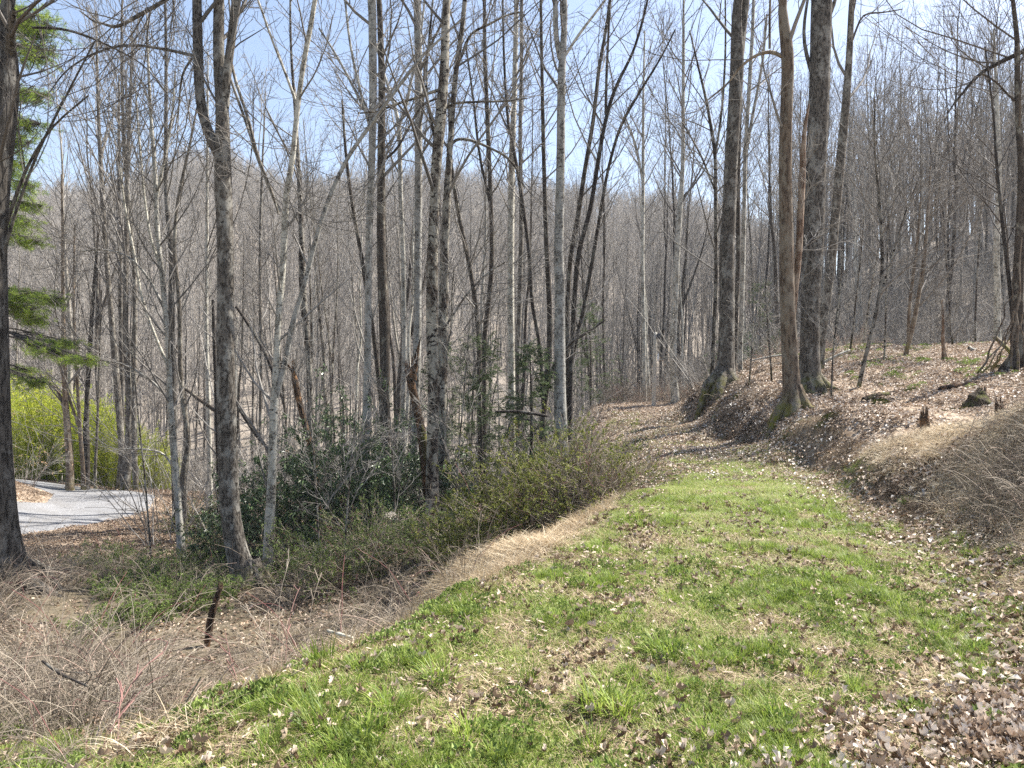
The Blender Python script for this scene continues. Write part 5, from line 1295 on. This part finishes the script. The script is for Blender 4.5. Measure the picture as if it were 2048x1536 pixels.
# vines round the twisted tree on the right
rng = np.random.default_rng(92); q0 = P(2040, 745, 16.4); gz = G(q0[0], 16.4); root = empty('vine_tangle', (q0[0], 16.4, gz)); tag(root, 'tangle of thick bare vines at the foot of the right edge tree', 'vines')
n = 16; m = 10; t = np.linspace(0, 1, m)
az = rng.uniform(0, 6.28, n); rb = rng.uniform(.25, .7, n)
hgt = rng.uniform(1.2, 3.0, n)
pts = np.stack([np.cos(az)[:, None] * (rb[:, None] * (1 - t) ** 1.5 + .14) + rng.normal(0, .025, (n, m)), np.sin(az)[:, None] * (rb[:, None] * (1 - t) ** 1.5 + .14) + rng.normal(0, .025, (n, m)), t * hgt[:, None] - .05], -1)
for k in range(n):
    mb = MB(); tubes(mb, pts[k:k + 1], np.linspace(.028, .012, m)[None] * rng.uniform(.6, 1.2), 6); mb.obj('vine', M['brown'], root)

# long single canes that cross in front of the gully
rng = np.random.default_rng(93)
CANES = [([(330, 1420), (430, 1365), (520, 1325), (580, 1300)], 5.0, .9, 'long thin pinkish cane slanting over the lower left weeds'), ([(150, 1536), (330, 1440), (520, 1390), (760, 1372)], 3.4, .5, 'long straw coloured stalk lying over the grass lower left'),
         ([(560, 1300), (555, 1180), (590, 1100), (560, 1130)], 6.5, .6, 'tall pale cane arching over near the birch base'), ([(615, 1300), (622, 1200), (650, 1130), (640, 1150)], 6.6, .5, 'arched pale cane in front of the gully'),
         ([(545, 1340), (530, 1275), (500, 1225), (480, 1210)], 5.2, .5, 'bent pale cane rising at the gully rim'), ([(235, 1480), (238, 1440), (240, 1400), (250, 1370)], 3.9, .96, 'short bright red stem in the lower left weeds'),
         ([(205, 1480), (250, 1390), (280, 1340), (330, 1300)], 4.2, .95, 'reddish cane crossing the lower left weeds'), ([(480, 1380), (465, 1330), (455, 1290), (450, 1262)], 5.1, .97, 'upright dark red cane at the lawn edge'),
         ([(570, 1330), (575, 1250), (590, 1190), (600, 1175)], 5.6, .97, 'thin magenta stem beside the pale canes')]
for pl, D, v, lab in CANES:
    pts = np.array([P(a, b, D + .15 * i) for i, (a, b) in enumerate(pl)]); g0 = G(pts[0, 0], pts[0, 1])
    if pts[0, 2] > g0: pts = np.vstack([[pts[0, 0], pts[0, 1], g0 - .03], pts])
    for r in range(len(pts)): pts[r, 2] = max(pts[r, 2], G(pts[r, 0], pts[r, 1]) + (.02 if r else -.03))
    q = resample(pts, 14); off = q[0].copy(); mb = MB(); tubes(mb, (q - off)[None], np.linspace(.004, .002, 14)[None], 5, val=min(v, .93))
    b, r = grow((q - off)[None], np.full((1, 14), .004), 6, .3, 1, (.4, .9), (.06, .25), rng, n=4, up=.05); tubes(mb, b, r, 4, val=min(v, .93))
    tag(mb.obj('cane', M['cane'], loc=off), lab, 'cane')

# moss cushions, clover patches and small yellow flowers
def cushion(seed, n=900, r=.22, mat='moss'):
    rng = np.random.default_rng(seed); mb = MB(); a = rng.uniform(0, 6.28, n); rr = r * np.sqrt(rng.uniform(0, 1, n))
    p = np.stack([np.cos(a) * rr, np.sin(a) * rr, .06 * (1 - (rr / r) ** 2)], -1)
    leaves(mb, p, rng.normal(0, .6, (n, 3)) + [0, 0, 1], rng.normal(size=(n, 3)), rng.uniform(.015, .035, n), rng.uniform(.01, .02, n), rng.uniform(0, 1, n)); return mb.mesh('cushion', M[mat], smooth=False)


mp = [(1625, 790, 16.8), (1640, 795, 16.7), (1560, 880, 13.9), (1575, 868, 14.1), (1545, 895, 13.5), (1540, 870, 14.2), (1510, 775, 21), (1475, 840, 18), (1640, 905, 12.5), (1660, 900, 12.6), (1720, 880, 12.8), (1930, 832, 13), (1900, 840, 13), (1860, 790, 15.5), (2000, 745, 17), (1970, 750, 17), (1600, 880, 13.8), (1565, 900, 13.2), (515, 1185, 14.6), (530, 1200, 14.2),
      (1820, 790, 16), (1800, 765, 17), (1760, 830, 15), (1480, 775, 20.5)]
x = np.array([P(*q)[0] for q in mp]); y = np.array([q[2] for q in mp], float)
rng = np.random.default_rng(94)
scatter('moss', [cushion(700 + i) for i in range(3)], place(x, y, .01), Gn(x, y), rng.uniform(.35, .8, len(x)), rng, 'yellow green moss cushions on the bank and tree feet', 'moss')
x, y = zone_pts(300, rng, Z(.35, .7, 14, 28, lambda x, y: (.15 + .85 * ss(.45, .6, fbm(x * 1.6, y * 1.6, 99))) * ss(2.2, .4, np.hypot((x - 10.2) * .8, (y - 18.5) * .5)) + .5 * ss(22, 24, y) * (y < 28) * (x > 9)))
x2, y2 = zone_pts(500, rng, Z(-.75, .0, 2.2, 7.5, lambda x, y: (x < xl(y) + .2) * (1 - ss(4.5, 7.5, y)) * ss(.4, .6, fbm(x * 2, y * 2, 44))))
x3, y3 = zone_pts(260, rng, Z(-.72, .72, 2.0, 6, lambda x, y: gdens(x, y)))
x = np.concatenate([x, x2, x3]); y = np.concatenate([y, y2, y3])
scatter('low_weeds', [cushion(710 + i, 60, .10, 'clover') for i in range(3)], place(x, y, .0), Gn(x, y), rng.uniform(.5, 1.2, len(x)) * np.where(y > 12, 1.5, 1), rng, 'small leafy green weeds spread over lawn edge and knoll', 'weeds')

# ------------------------------------------------------------------ air
hz = bpy.data.meshes.new('haze'); x0, x1, y0, y1, z0, z1 = -620, 620, -60, 820, -95, 150
hz.from_pydata([(x, y, z) for x in (x0, x1) for y in (y0, y1) for z in (z0, z1)], [], [(0, 1, 3, 2), (4, 6, 7, 5), (0, 4, 5, 1), (2, 3, 7, 6), (0, 2, 6, 4), (1, 5, 7, 3)])
ho = bpy.data.objects.new('haze', hz); COL.objects.link(ho); tag(ho, 'thin pale air over the valley', None, kind='stuff')
hm = bpy.data.materials.new('haze'); hm.use_nodes = True; nt = hm.node_tree; nt.nodes.remove(nt.nodes['Principled BSDF'])
pv = nt.nodes.new('ShaderNodeVolumePrincipled'); pv.inputs['Color'].default_value = (.93, .95, 1, 1); pv.inputs['Density'].default_value = .00035; pv.inputs['Anisotropy'].default_value = 0
nt.links.new(pv.outputs[0], nt.nodes['Material Output'].inputs['Volume']); hz.materials.append(hm)
print('terrain z range', ZZ.min(), ZZ.max())
